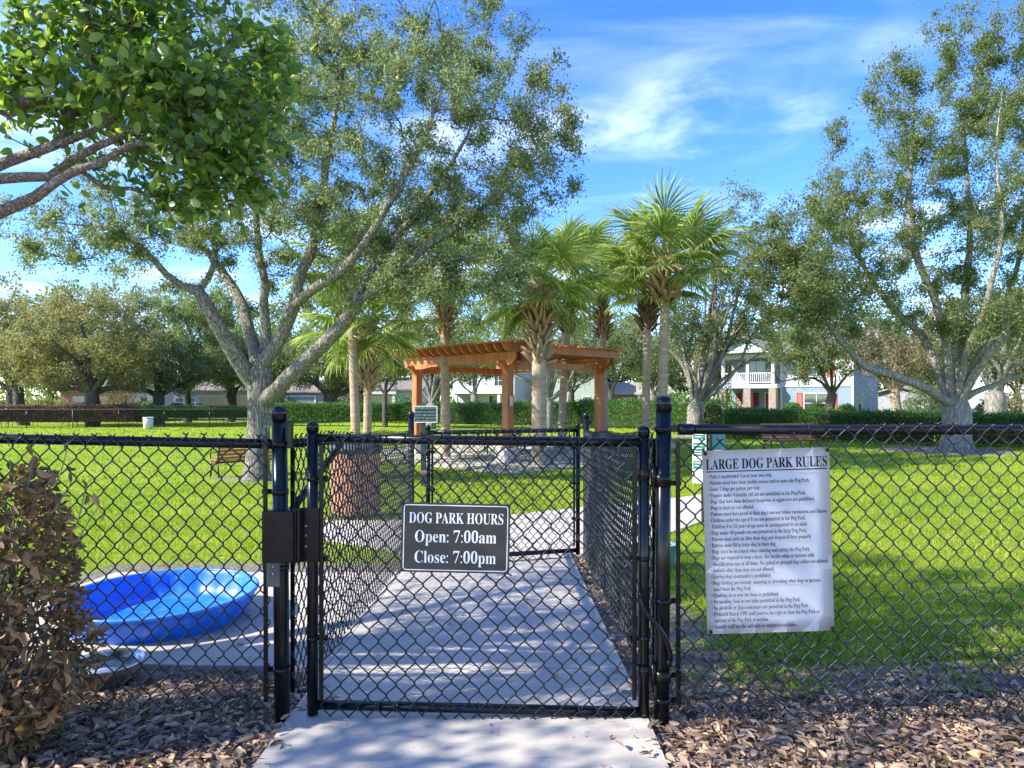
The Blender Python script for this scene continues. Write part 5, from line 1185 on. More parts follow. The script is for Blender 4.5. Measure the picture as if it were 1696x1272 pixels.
# the two-storey blue and white house at the right
def blue_house():
    n = Vector((-.60, -.80, 0)); t = Vector((.80, -.60, 0)); fr_ = Vector((1416 / F * 0, 0, 0))
    d = 54.0; cr = P(1414, 660, d); g0 = -.45
    B = Vector((cr.x, cr.y, g0)); W_, DP = 10.4, 11.0
    root = thing('house', 'two-storey pale blue house with red shutters and a balcony porch', 'house', B)
    U = Vector((0, 0, 1)); o = lambda a, z, out=0: (-t * a + n * out + U * z)       # a: metres left of the right front corner
    R = Matrix((t, n, U)).transposed()
    # main body, right part of the front
    MB().box(o(2.8, 1.45) - n * DP / 2, (5.6, DP, 2.9), 0, R).build('wall', M['blue_wall'], root, None, 'pale blue lower storey')
    MB().box(o(2.8, 4.25) - n * DP / 2, (5.59, DP - .01, 2.7), 0, R).build('wall', M['white_wall'], root, None, 'white upper storey')
    MB().box(o(2.8, 2.88, .03) , (5.66, .10, .18), .01, R).build('belt_course', M['white_paint'], root)
    MB().box(-n * (DP / 2) + U * 2.8 + t * .012, (.02, DP + .004, 5.6), 0, R).build('shaded_side_wall', M['blue_wall'], root)  # thin sheet over both storeys; the side's shade is put into its blue-grey
    for a in (.08, 5.52): MB().box(o(a, 2.8, .02), (.16, .12, 5.6), 0, R).build('corner_board', M['white_paint'], root)
    wall_window(root, o(2.75, 4.35), t, n, 1.6, 1.45, mull=1, shutters='red')
    wall_window(root, o(2.75, 1.45), t, n, 2.0, 1.6, mull=1, shutters='red')
    for yy in (3.0, 7.0): wall_window(root, -n * yy + U * 1.5 + t * .03, -n, t, .9, 1.3)
    # porch wing on the left, two levels
    MB().box(o(8.0, 1.45) - n * (1.9 + DP / 2 - 1), (4.78, DP - 2, 2.9), 0, R).build('wall', M['blue_wall'], root, None, 'recessed blue porch wall')
    MB().box(o(8.0, 4.25) - n * (1.9 + DP / 2 - 1), (4.77, DP - 2.01, 2.7), 0, R).build('wall', M['grey_wall'], root, None, 'shaded grey balcony wall')  # the balcony recess's shade is put into the grey siding colour
    MB().box(o(8.0, .12, -.4), (4.8, 2.9, .24), .02, R).build('porch_floor', M['concrete_pier'], root)
    MB().box(o(8.0, 2.86, -.4), (4.9, 3.0, .36), .02, R).build('balcony_floor', M['lav_wall'], root)
    MB().box(o(8.0, 5.50, -.4), (4.9, 3.0, .30), .02, R).build('balcony_beam', M['white_paint'], root)
    for a in (10.15, 8.05, 5.95):
        MB().box(o(a, 1.45, .78), (.62, .62, 2.45), .03, R).build('stone_column', M['stone_col'], root)
        MB().box(o(a, 4.20, .85), (.26, .26, 2.32), .02, R).build('porch_column', M['white_paint'], root)
    b = MB()
    b.box(o(8.0, 3.98, .88), (4.3, .07, .08), .01, R); b.box(o(8.0, 3.18, .88), (4.3, .07, .07), .01, R); b.build('railing', M['white_paint'], root)
    bal = MB().box((0, 0, 0), (.05, .05, .74), 0, R).mesh('baluster', M['white_paint'])
    for i in range(26): link('baluster', bal, root).location = o(5.95 + .16 * (i + .5), 3.58, .88)
    wall_window(root, o(8.95, 1.55, -1.88 + .0), t, n, .9, 1.5, mull=0, shutters='dark_red')
    door(root, o(6.85, 1.27, -1.88), t, n, .95, 2.05, 'dark_red')
    wall_window(root, o(8.2, 4.15, -1.88), t, n, 1.7, 1.9, mull=1)
    gable_roof(root, o(8.0, 0) - n * (DP / 2 - 1), t, n, 4.9, DP + 2, 5.66, 1.25, 'roof', .4, .16, 'white_wall')
    gable_roof(root, o(2.8, 0) - n * DP / 2, n, t, DP, 5.6, 5.6, 2.0, 'roof', .45, .16, 'white_wall')
    MB().box(-n * 2.2 + U * 1.1 + t * .1, (.12, .35, .5), .02, R).build('meter_box', M['gunmetal'], root)
blue_house()
def plain_house(label, px, d, face, w, dpt, h, wall, roof, rise, feats, ridge='n', gab=None, name='house', g0=-.68):
    """a simple house: centre of its front at photo column px, distance d; face = angle of the outward normal; feats: (kind, offset, z, w, h, ...)"""
    X = (px - HX) / F * d; B = Vector((X, d, g0)); n = Vector((sin(face), -cos(face), 0)); t = Vector((cos(face), sin(face), 0)); U = Vector((0, 0, 1)); R = Matrix((t, n, U)).transposed()
    root = thing(name, label, 'house', B)
    MB().box(-n * dpt / 2 + U * h / 2, (w, dpt, h), 0, R).build('wall', M[wall], root)
    rise *= .6 if h < 3.5 else .8
    if ridge == 'n': gable_roof(root, -n * dpt / 2, t, n, w, dpt, h, rise, roof, .5, .16, gab or wall)
    else: gable_roof(root, -n * dpt / 2, n, t, dpt, w, h, rise, roof, .5, .16, gab or wall)
    for f in feats:
        k_ = f[0]; c = t * f[1] + U * f[2]
        if k_ == 'win': wall_window(root, c, t, n, f[3], f[4])
        elif k_ == 'door': door(root, c, t, n, f[3], f[4], f[5])
        elif k_ == 'garage':
            b = MB()
            for q in range(4): b.box(c + n * .03 + U * ((q + .5) / 4 - .5) * f[4], (f[3], .06, f[4] / 4 - .03), .01, R)
            b.build('garage_door', M[f[5]], root)
            fm = MB()
            for s_ in (-1, 1): fm.box(c + t * s_ * (f[3] / 2 + .1) + n * .05, (.2, .14, f[4]), 0, R)
            fm.box(c + U * (f[4] / 2 + .1) + n * .05, (f[3] + .4, .14, .2), 0, R); fm.build('garage_frame', M['white_paint'], root)
        elif k_ == 'pillar': MB().box(c + n * f[5], (f[3], f[3], f[4]), .02, R).build('pillar', M[f[6]], root)
        elif k_ == 'porch': MB().box(c + n * f[5] / 2, (f[3], f[5], f[4]), .02, R).build('porch_roof', M[f[6]], root)
        elif k_ == 'side': MB().box(t * (w / 2 + .01) - n * dpt / 2 + U * h / 2, (.02, dpt, h), 0, R).build('shaded_side_wall', M[f[3]], root)
    return root
plain_house('white house with tan garage doors behind the thin tree', 365, 72, .25, 9, 8, 2.9, 'white_wall', 'roof', 1.8, [('garage', -.6, 1.15, 2.9, 2.2, 'tan_wall'), ('garage', 2.8, 1.15, 2.4, 2.2, 'tan_wall'), ('garage', -3.4, 1.05, 1.8, 2.0, 'grey_wall')], 't')
plain_house('narrow white house end with brick pillar behind the dead hedge', 232, 74, .2, 3, 7, 3.4, 'white_wall', 'roof', 1.2, [('pillar', -1.7, 1.5, .5, 3.0, .3, 'brick'), ('win', .4, 1.7, .8, 1.2)], 't')
plain_house('brown shaded house behind the leaning left oak', 175, 80, .1, 10, 8, 3.0, 'brick', 'roof', 1.8, [('win', -3, 1.6, 1.2, 1.3), ('win', 0, 1.6, 1.2, 1.3), ('door', 2.4, 1.1, 1.0, 2.1, 'grey_wall')], 't')
plain_house('grey roofed low house behind the wide low oak', 525, 84, -.05, 18, 9, 2.9, 'grey_wall', 'roof', 2.2, [('win', -6, 1.5, 1.4, 1.2), ('garage', -2, 1.15, 3.4, 2.2, 'grey_wall'), ('win', 3, 1.5, 1.4, 1.2)], 't')
plain_house('pale blue house with white carport behind the paired palms', 645, 78, -.1, 7, 8, 3.1, 'lav_wall', 'roof', 1.6, [('garage', -1.2, 1.1, 2.6, 2.1, 'lav_wall'), ('pillar', -3.0, 1.3, .3, 2.6, .6, 'white_paint'), ('pillar', .7, 1.3, .3, 2.6, .6, 'white_paint'), ('porch', -1.2, 2.7, 4.4, .3, .9, 'white_paint')], 't')
plain_house('white two-storey house with columned porch seen through the pergola', 800, 82, -.35, 8.0, 9, 5.6, 'white_wall', 'roof', 1.8, [('win', 1.3, 1.5, 1.1, 1.8), ('door', -1.4, 1.15, 1.0, 2.1, 'grey_wall'), ('win', 2.0, 4.2, 1.1, 1.3), ('win', -1.4, 4.2, 1.1, 1.3),
    ('pillar', -2.9, 1.3, .34, 2.6, 1.3, 'white_paint'), ('pillar', -.5, 1.3, .34, 2.6, 1.3, 'white_paint'), ('pillar', 2.6, 1.3, .34, 2.6, 1.3, 'white_paint'), ('porch', 0, 2.78, 7.0, .34, 1.6, 'white_paint'), ('side', 0, 0, 'lav_wall')], 't')  # side sheet: the white house's shaded side painted as pale blue siding
plain_house('sage green house behind the white pickup', 950, 80, -.2, 6, 8, 5.4, 'sage_wall', 'roof', 1.4, [('win', 1.5, 1.6, .9, 1.4), ('win', -1, 4.0, .9, 1.3)], 't')
plain_house('low brick house with tan roof and white porch posts', 1038, 82, .08, 11, 8, 2.7, 'brick', 'roof_tan', 2.1, [('win', -4.6, 1.5, 1.1, 1.3), ('win', -2.4, 1.5, 1.1, 1.3), ('door', 2.3, 1.1, 1.0, 2.1, 'grey_wall'), ('win', .3, 1.5, 1.0, 1.3), ('pillar', 1.2, 1.25, .3, 2.5, 1.0, 'white_paint'), ('pillar', 4.6, 1.25, .3, 2.5, 1.0, 'white_paint'), ('porch', 2.9, 2.62, 4.4, .25, 1.3, 'white_paint')], 't')
plain_house('white house wall at the far right edge behind the grey tree', 1800, 58, .5, 8, 8, 4.6, 'white_wall', 'roof', 1.6, [('win', -2, 1.6, 1, 1.4), ('win', 1, 1.6, 1, 1.4)], 't', g0=-.4)
plain_house('low pale outbuilding between the two right oaks', 1585, 66, .3, 7, 6, 2.3, 'grey_wall', 'roof', 1.0, [('win', -1.6, 1.3, .8, .9), ('door', 1.2, 1.05, .9, 2.0, 'white_paint')], 't', g0=-.4)  # grey siding puts the shading on this pale building into the wall colour

# ------------------------------------------------------------------ cars on the street
def car(label, px, d, rz, paint, kind='suv'):
    X = (px - HX) / F * d; root = thing('parked_car', label, 'car', (X, d, -.66), rz, 'cars parked along the street')
    if kind == 'pickup':
        side = [(-2.75, .45), (-2.75, 1.08), (-.45, 1.10), (-.35, 1.12), (1.35, 1.10), (2.55, .98), (2.75, .75), (2.75, .42)]; cab = [(-.45, 1.10), (-.30, 1.78), (.75, 1.80), (1.40, 1.10)]; Lx = 1.75
    elif kind == 'suv':
        side = [(-2.25, .42), (-2.28, 1.05), (1.2, 1.08), (2.2, .95), (2.35, .70), (2.35, .42)]; cab = [(-2.2, 1.05), (-1.95, 1.68), (.25, 1.72), (1.15, 1.08)]; Lx = 1.42
    else:
        side = [(-2.2, .38), (-2.25, .85), (-1.5, .95), (1.0, .93), (2.1, .78), (2.25, .60), (2.25, .36)]; cab = [(-1.55, .94), (-.85, 1.40), (.25, 1.42), (1.05, .93)]; Lx = 1.38
    b = MB(); b.prism(side, (0, 0, 0), (1, 0, 0), (0, 0, 1), (0, 1, 0), 1.78)
    (x0, z0), (x1, z1), (x2, z2), (x3, z3) = cab; lo, hi = .86, .68
    b._add([(x, s_ * (lo if i in (0, 3) else hi), z - .003) for s_ in (-1, 1) for i, (x, z) in enumerate(cab)], [(0, 1, 2, 3), (7, 6, 5, 4), (1, 5, 6, 2), (0, 4, 5, 1), (2, 6, 7, 3)], False)
    me = b.mesh('body', M[paint]); bm = bmesh.new(); bm.from_mesh(me)
    bmesh.ops.bevel(bm, geom=[e for e in bm.edges if len(e.link_faces) == 2 and e.calc_face_angle(0) > .5], offset=.06, segments=2, affect='EDGES'); bm.to_mesh(me); bm.free()
    link('body', me, root)
    for s_ in (-1, 1):
        f = lambda x, z, k_: (x, s_ * (lo + (hi - lo) * (z - z0) / (z1 - z0) + .012), z)
        MB()._add([f(x0 + .28, z0 + .06, 0), f(x1 + .10, z1 - .09, 0), f(x2 - .08, z2 - .09, 0), f(x3 - .30, z3 + .06, 0)], [(0, 1, 2, 3)], False).build('side_window', M['glass'], root)
    w = lambda xa, za, xb, zb: MB()._add([(xa, -lo * .9, za), (xb, -hi * .92, zb), (xb, hi * .92, zb), (xa, lo * .9, za)], [(0, 1, 2, 3)], False)
    w(x3 - .05 + .03, z3 + .05, x2 + .06, z2 - .06).build('windscreen', M['glass'], root); w(x0 + .03 - .03, z0 + .08, x1 - .04, z1 - .08).build('rear_window', M['glass'], root)
    for sx in (-1, 1):
        for sy in (-1, 1):
            o = MB().cyl((sx * Lx, sy * .90, .34), (sx * Lx, sy * .70, .34), .34, 18).build('wheel', M['tyre'], root)
            MB().cyl((sx * Lx, sy * .912, .34), (sx * Lx, sy * .89, .34), .21, 14).build('rim', M['steel'], o)
    fx = side[-2][0]; rx_ = side[0][0]
    for sy in (-1, 1):
        MB().box((fx - .02, sy * .66, .74), (.10, .34, .14), .02).build('headlight', M['lamp'], root); MB().box((rx_ + .0, sy * .76, .86), (.08, .16, .26), .02).build('tail_light', M['lamp_red'], root)
    for x in (fx, rx_): MB().box((x, 0, .48), (.14, 1.74, .18), .03).build('bumper', M['gunmetal'], root)
    return root
car('white pickup truck parked behind the pergola by the sage house', 962, 66, pi, 'car_white', 'pickup')
car('white sport utility car parked between the two far left oaks', 293, 66, pi + .1, 'car_white', 'suv')
car('deep blue car half hidden by the olive oak trunk', 150, 66, .05, 'car_blue', 'suv')
car('low dark teal car under the pale blue carport', 628, 69, pi, 'car_teal', 'sedan')
car('silver car at the far left edge behind the dead hedge', 6, 66, 0, 'car_silver', 'sedan')
car('teal car beside the narrow white house end', 242, 68, .0, 'car_teal', 'suv')
car('pale silver car right of the tall oak trunk', 1612, 61, pi, 'car_silver', 'sedan')

# ------------------------------------------------------------------ the pergola
def pergola():
    d0 = 22.0; near = gd(841, d0); s_ = 4.8; ctr = Vector((near.x, near.y + s_ / sqrt(2), 0)); zg = gz(ctr.x, ctr.y); ctr.z = zg
    root = thing('pergola', 'stained cedar pergola on four posts with scalloped rafter ends', 'pergola', ctr, radians(45))
    h = 3.27; a = s_ / 2; tz = CAMH + 63 / F * d0 - zg; c = M['cedar']
    for sx in (-1, 1):
        for sy in (-1, 1):
            x, y = sx * a, sy * a
            gzz = gz(ctr.x + (x - y) * .7071, ctr.y + (x + y) * .7071) - zg
            MB().box((x, y, (gzz - .1 + .46) / 2), (.62, .62, .46 - gzz + .1), .02).build('pier', M['concrete_pier'], root)
            o = MB().box((x, y, (.455 + tz) / 2), (.28, .28, tz - .455), .012).build('post', c, root)
            for dx, dy in ((1, 0), (-1, 0), (0, 1), (0, -1)):
                poly = [(.14, -.02), (.14, -.44)] + [(.14 + .36 * (1 - cos(q)), -.44 + .34 * sin(q)) for q in np.linspace(.25, pi / 2, 6)] + [(.50, -.02)]
                MB().prism(poly, (x, y, tz), (dx, dy, 0), (0, 0, 1), (-dy, dx, 0), .14).build('bracket', c, root)
    def arched(L, zc, dep):
        pts = [(-L / 2 - .55, zc + dep), (-L / 2 - .55, zc + dep * .55), (-L / 2 - .42, zc + dep * .18), (-L / 2 - .25, zc)]
        pts += [(x, zc + .10 * (1 - (2 * x / (L - .9)) ** 2)) for x in np.linspace(-(L - .9) / 2, (L - .9) / 2, 11)]
        return pts + [(L / 2 + .25, zc), (L / 2 + .42, zc + dep * .18), (L / 2 + .55, zc + dep * .55), (L / 2 + .55, zc + dep)]
    for s2 in (-1, 1):
        for off in (-.165, .165):
            MB().prism(arched(s_, tz - .16, .42), (s2 * a + off, 0, 0), (0, 1, 0), (0, 0, 1), (1, 0, 0), .06).build('beam', c, root)
        MB().prism(arched(s_ - .5, tz - .30, .30), (0, s2 * a, 0), (1, 0, 0), (0, 0, 1), (0, 1, 0), .09).build('cross_beam', c, root)
    zr = tz + .262; dep = .27; e = a + .72
    prof = [(-e, zr + dep)] + [(-e + .05 + .30 * (1 - cos(q)), zr + dep - .02 - (dep - .02) * sin(q)) for q in np.linspace(.1, pi / 2, 7)] + [(e - .35 + .30 * (1 - (1 - sin(q))) * 1.0, zr + (dep - .02) * (1 - cos(q))) for q in np.linspace(0, pi / 2 - .1, 7)] + [(e, zr + dep)]
    rm = MB().prism(prof, (0, 0, 0), (1, 0, 0), (0, 0, 1), (0, 1, 0), .07).mesh('rafter', c)
    n = 15
    for i in range(n): link('rafter', rm, root).location = (0, -a - .45 + (2 * a + .9) * i / (n - 1), 0)
    sm_ = MB().box((0, 0, 0), (.055, s_ + 1.4, .055), .004).mesh('slat', c)
    for i in range(38): link('slat', sm_, root).location = (-e + .10 + (2 * e - .2) * i / 37, 0, zr + dep + .028)
    return root, tz, ctr
pg, TZ, PC = pergola()
nt_ = thing('paper_notice', 'small white notice fixed to the near pergola post', 'notice', P(847, 664, 21.82)); nt_.rotation_euler = (0, 0, radians(45))
MB().prism(round_rect(.13, .30, .02), (0, 0, 0), (1, 0, 0), (0, 0, 1), (0, 1, 0), .006).build('sheet', M['white_paint'], nt_)

# picnic tables under the pergola
def picnic(label, loc, rz):
    root = thing('picnic_table', label, 'picnic table', loc, rz, 'picnic tables on the patio')
    for i in range(5): MB().box((0, -.30 + .15 * i, .76), (1.85, .135, .04), .006).build('table_plank', M['table_wood'], root)
    for s_ in (-1, 1):
        for k_ in range(2): MB().box((0, s_ * (.62 + .15 * k_), .46), (1.85, .135, .04), .006).build('seat_plank', M['table_wood'], root)
        MB().tube([(s_ * .62, -.72, .43), (s_ * .62, .72, .43)], .025, 8).build('seat_arm', M['black_dull'], root)
        for q in (-1, 1): MB().tube([(s_ * .62, q * .62, 0), (s_ * .62, q * .5, .43), (s_ * .62, q * .18, .73)], .025, 8).build('leg', M['black_dull'], root)
        MB().tube([(s_ * .62, -.34, .735), (s_ * .62, .34, .735)], .025, 8).build('top_arm', M['black_dull'], root)
    return root
picnic('reddish plank picnic table just behind the near pergola post', (-.35, 25.4, gz(-.35, 25.4) + .03), .12)
picnic('second plank picnic table, beside the thick palm trunk', (1.6, 27.0, gz(1.6, 27) + .03), .15)
o = thing('folded_cloth', 'dark crumpled cloth lying on the picnic table', 'cloth', (-.05, 25.3, gz(-.35, 25.4) + .03 + .782))
b = MB(); b.lathe([(.24, 0), (.27, .02), (.2, .06), (.12, .045), (.04, .085), (0.001, .08)], 14, (0, 0, 0), True, 1.3, .7); cm = b.build('cloth', M['black_dull'], o)

# ------------------------------------------------------------------ benches
def bench(label, loc, rz, L=1.75):
    root = thing('park_bench', label, 'bench', loc, rz, 'slatted park benches')
    # local: length along +x, the sitter faces +y
    wd = M['bench_wood']; bk_ = M['black']
    for i in range(5): MB().box((0, .02 + .093 * i, .435), (L, .075, .032), .005).build('seat_slat', wd, root)
    Rb = Matrix.Rotation(radians(14), 3, 'X')
    for i in range(5): MB().box((0, -.055 - .024 * i, .50 + .093 * i), (L, .03, .075), .005, Rb).build('back_slat', wd, root)
    for s_ in (-1, 0, 1):
        x = s_ * (L / 2 - .05)
        MB().tube([(x, .42, .412), (x, 0, .40), (x, -.045, .43), (x, -.075, .55), (x, -.165, .90)], .016, 8).build('frame', bk_, root)
        if s_:
            MB().tube([(x, -.10, 0), (x, -.05, .22), (x, -.02, .41)], [.022, .018, .018], 8).build('leg', bk_, root); MB().tube([(x, .47, 0), (x, .42, .22), (x, .40, .41)], [.022, .018, .018], 8).build('leg', bk_, root)
            MB().tube(spline([(x, -.10, .62), (x, .15, .645), (x, .38, .65), (x, .47, .60), (x, .47, .50), (x, .41, .42)], 5), .016, 8).build('armrest', bk_, root)
            MB().tube(spline([(x, .41, .40), (x, .25, .30), (x, .1, .30), (x, 0, .40)], 5), .010, 6).build('scroll', bk_, root)
    MB().box((0, .02, .385), (L, .03, .045), .004).build('rear_rail', bk_, root)
q = gd(357, 17.3)
ux = Vector((.72, .69, 0)); L_ = 1.75
bench('slatted orange bench with black frame behind the forked oak trunk', (q.x + ux.x * L_ / 2, q.y + ux.y * L_ / 2, gz(q.x + .7, q.y + .4)), atan2(ux.y, ux.x), L_)
q = gd(1305, 20.8); bench('slatted orange bench seen over the rules banner beneath the rail', (q.x, q.y, q.z), pi + .12, 1.6)

# ------------------------------------------------------------------ trash can
def bin_():
    c = gp(589, 862); d = c.y + .36; c = gd(589, d); c.z += .02
    root = thing('trash_can', 'round trash can clad in vertical wood slats with dark funnel lid', 'trash can', c)
    MB().lathe([(.325, 0.0), (.335, .02), (.335, .06), (.31, .06), (.31, .90), (.335, .90), (.335, .96), (.31, .96)], 36).build('drum', M['gunmetal'], root)
    sm_ = MB().box((.338, 0, .48), (.026, .058, .86), .006).mesh('slat', M['bin_wood'])
    for i in range(32): link('slat', sm_, root).rotation_euler = (0, 0, 2 * pi * i / 32)
    MB().lathe([(.37, .935), (.385, .95), (.385, .99), (.34, 1.02), (.245, 1.13), (.235, 1.15), (.20, 1.15), (.20, 1.10), (.28, .99)], 36).build('lid', M['gunmetal'], root)
bin_()
c = gd(245.5, 45.6); wb = thing('trash_can', 'small white trash barrel at the far wire fence', 'trash can', c)
MB().lathe([(.25, 0), (.29, .03), (.31, .45), (.32, .76)], 20).build('barrel', M['white_paint'], wb); MB().lathe([(.335, .74), (.34, .80), (.30, .81), (.29, .70)], 20).build('rim', M['white_paint'], wb)
MB().box((0, -.31, .45), (.22, .03, .24), .01).build('label_plate', M['concrete_pier'], wb)

# ------------------------------------------------------------------ etiquette sign, waste station, bucket
c = gp(701, 803); c = gd(701, 15.0)
et = thing('etiquette_sign', 'small dark green etiquette sign with white text on a square post', 'sign', c); k = c.y / F
zt_ = CAMH - (672 - HY) * k - c.z; zb3 = CAMH - (700 - HY) * k - c.z
MB().box((0, 0, (zt_ - .05) / 2), (.10, .10, zt_ + .02), .006).build('post', M['teal_sign'], et); 
et.children[0].data.materials[0] = pm('dark_green_post', (.018, .04, .026), (.012, .028, .02), 12, .6)
W = 39 * k; H = 28 * k; cx_ = 4.5 * k; cz_ = (zt_ + zb3) / 2
o = MB().prism(round_rect(W, H, .02), (cx_, -.062, cz_), (1, 0, 0), (0, 0, 1), (0, 1, 0), .012).build('panel', M['sign_green'], et)
bo = ring_border(et, W - .006, H - .006, .02, .014, M['letter_white'], -.0690); bo.location = (cx_, 0, cz_)
for i, (t_, cap) in enumerate((('DOG PARK ETIQUETTE', 2.8), ('Residents must stop their', 2.6), ('dogs from digging and must', 2.6), ('fill all holes dug up by the', 2.6), ('dog(s) under their control.', 2.6))):
    lettering(et, t_, cx_ - 17 * k, cz_ + (9.2 - (0 if i == 0 else 1.2) - 5.0 * i) * k, cx_ + 17 * k, cap * .86 * k, M['letter_white'], -.0705, 0.05, 1)

c = gp(1167, 868); ws = thing('waste_station', 'pet waste station with teal and white panel and bag box on post', 'pet waste station', gd(1167, c.y)); k = c.y / F; cz0 = gz(c.x, c.y)
Z = lambda y: CAMH - (y - HY) * k - cz0
MB().box((0, 0, Z(706) / 2 - .02), (.075, .075, Z(706) + .04), .006).build('post', M['black_dull'], ws)
R = Matrix.Rotation(radians(-38), 3, 'Z'); o_ = Vector((-.085, -.06, 0))
MB().box(o_ + Vector((0, 0, (Z(706) + Z(800)) / 2)), (.19, .012, Z(706) - Z(800)), .004, R).build('sign_panel', M['white_paint'], ws)
def pnl(z0, z1, mat, w=.165, nm='print_block'): return MB().box(o_ + R @ Vector((0, -.008, 0)) + Vector((0, 0, (z0 + z1) / 2)), (w, .004, abs(z1 - z0)), 0, R).build(nm, M[mat], ws)
pnl(Z(711), Z(727), 'teal_sign'); pnl(Z(733), Z(755), 'teal_sign'); pnl(Z(763), Z(776), 'teal_sign')
for yy, w_ in ((714, .11), (719, .13), (723, .09), (737, .12), (742, .13), (747, .10), (751, .12), (766, .11), (771, .12)):
    MB().box(o_ + R @ Vector((-.01, -.0115, 0)) + Vector((0, 0, Z(yy))), (w_, .002, .0055), 0, R).build('print_line', M['letter_white'], ws)
b = MB(); b.prism([(-.085, 0), (.085, 0), (.085, .30), (0, .385), (-.085, .30)], (.16, -.03, Z(755)), (1, 0, 0), (0, 0, 1), (0, 1, 0), .13); b.build('bag_box', M['teal'], ws)
MB().box((.16, -.10, Z(749)), (.10, .012, .07), .004).build('bag_slot', M['white_paint'], ws)

c = gp(1095, 945); bk2 = thing('bucket', 'pale teal tub on the ground behind the right gate post', 'bucket', gd(1095, c.y + .12))
MB().lathe([(.10, 0), (.115, .01), (.135, .2), (.145, .205), (.145, .222), (.128, .222), (.105, .02), (.001, .015)], 24).build('tub', pm('pale_teal_plastic', (.16, .33, .34), (.13, .28, .29), 6, .45), bk2)
MB().tube([(.146 * cos(a), .146 * sin(a), .214) for a in np.linspace(0, 2 * pi, 25)[:-1]], .008, 6, closed=True).build('rim', M['teal'], bk2)

# ------------------------------------------------------------------ wading pool and steel bowl
def pool():
    d = 4.36; X = (267 - HX) / F * d; c = Vector((X, d, gz(X, d) + .030)); root = thing('wading_pool', 'blue plastic wading pool lying on the concrete pad', 'wading pool', c)
    n = 96; an = 2 * pi * np.arange(n) / n; V = []
    def ring(r, z, am): return [((r + am * (abs(sin(9 * a)) ** 5) * r) * cos(a), (r + am * (abs(sin(9 * a)) ** 5) * r) * sin(a), z) for a in an]
    prof = [(.0, .012, 0), (.30, .012, 0), (.465, .014, 0), (.485, .024, .020), (.515, .08, .034), (.545, 0.145, .026), (.558, 0.172, .004), (.564, 0.178, 0), (.566, .172, 0), (.556, 0.145, .026), (.526, .08, .034), (.496, .015, .020), (.48, 0, 0)]
    for r, z, am in prof: V += ring(r, z, am)
    m = len(prof); Fq = [(i * n + k_, i * n + (k_ + 1) % n, (i + 1) * n + (k_ + 1) % n, (i + 1) * n + k_) for i in range(m - 1) for k_ in range(n)]
    link('basin', np_mesh('basin', V, [np.array(Fq)], M['pool'], True), root)
    MB().tube([(.576 * cos(a), .576 * sin(a), .176) for a in an[::2]], .0125, 10, closed=True).build('rolled_rim', pm('blue_plastic_rim', (.05, .25, .80), (.03, .18, .72), 6, .3), root)  # lighter blue carries the edge highlight, and the worn edge, in the rim colour
    bm = bmesh.new()
pool()
c = gp(178, 1149); c = gd(176, c.y + .12); c.z += .012
bw = thing('dog_bowl', 'large dented steel dog bowl holding water by the dead bush', 'dog bowl', c)
MB().lathe([(.13, 0), (.145, .004), (.162, .09), (.168, .096), (.168, .102), (.160, .102), (.150, .09), (.135, .012), (.0005, .010)], 32).build('bowl', M['steel'], bw)
MB().lathe([(.147, .066), (.0005, .0662)], 32).build('water', M['water'], bw)
MB().tube([(.166 * cos(a), .166 * sin(a), .100) for a in np.linspace(0, 2 * pi, 33)[:-1]], .005, 6, closed=True).build('rim', M['steel'], bw)

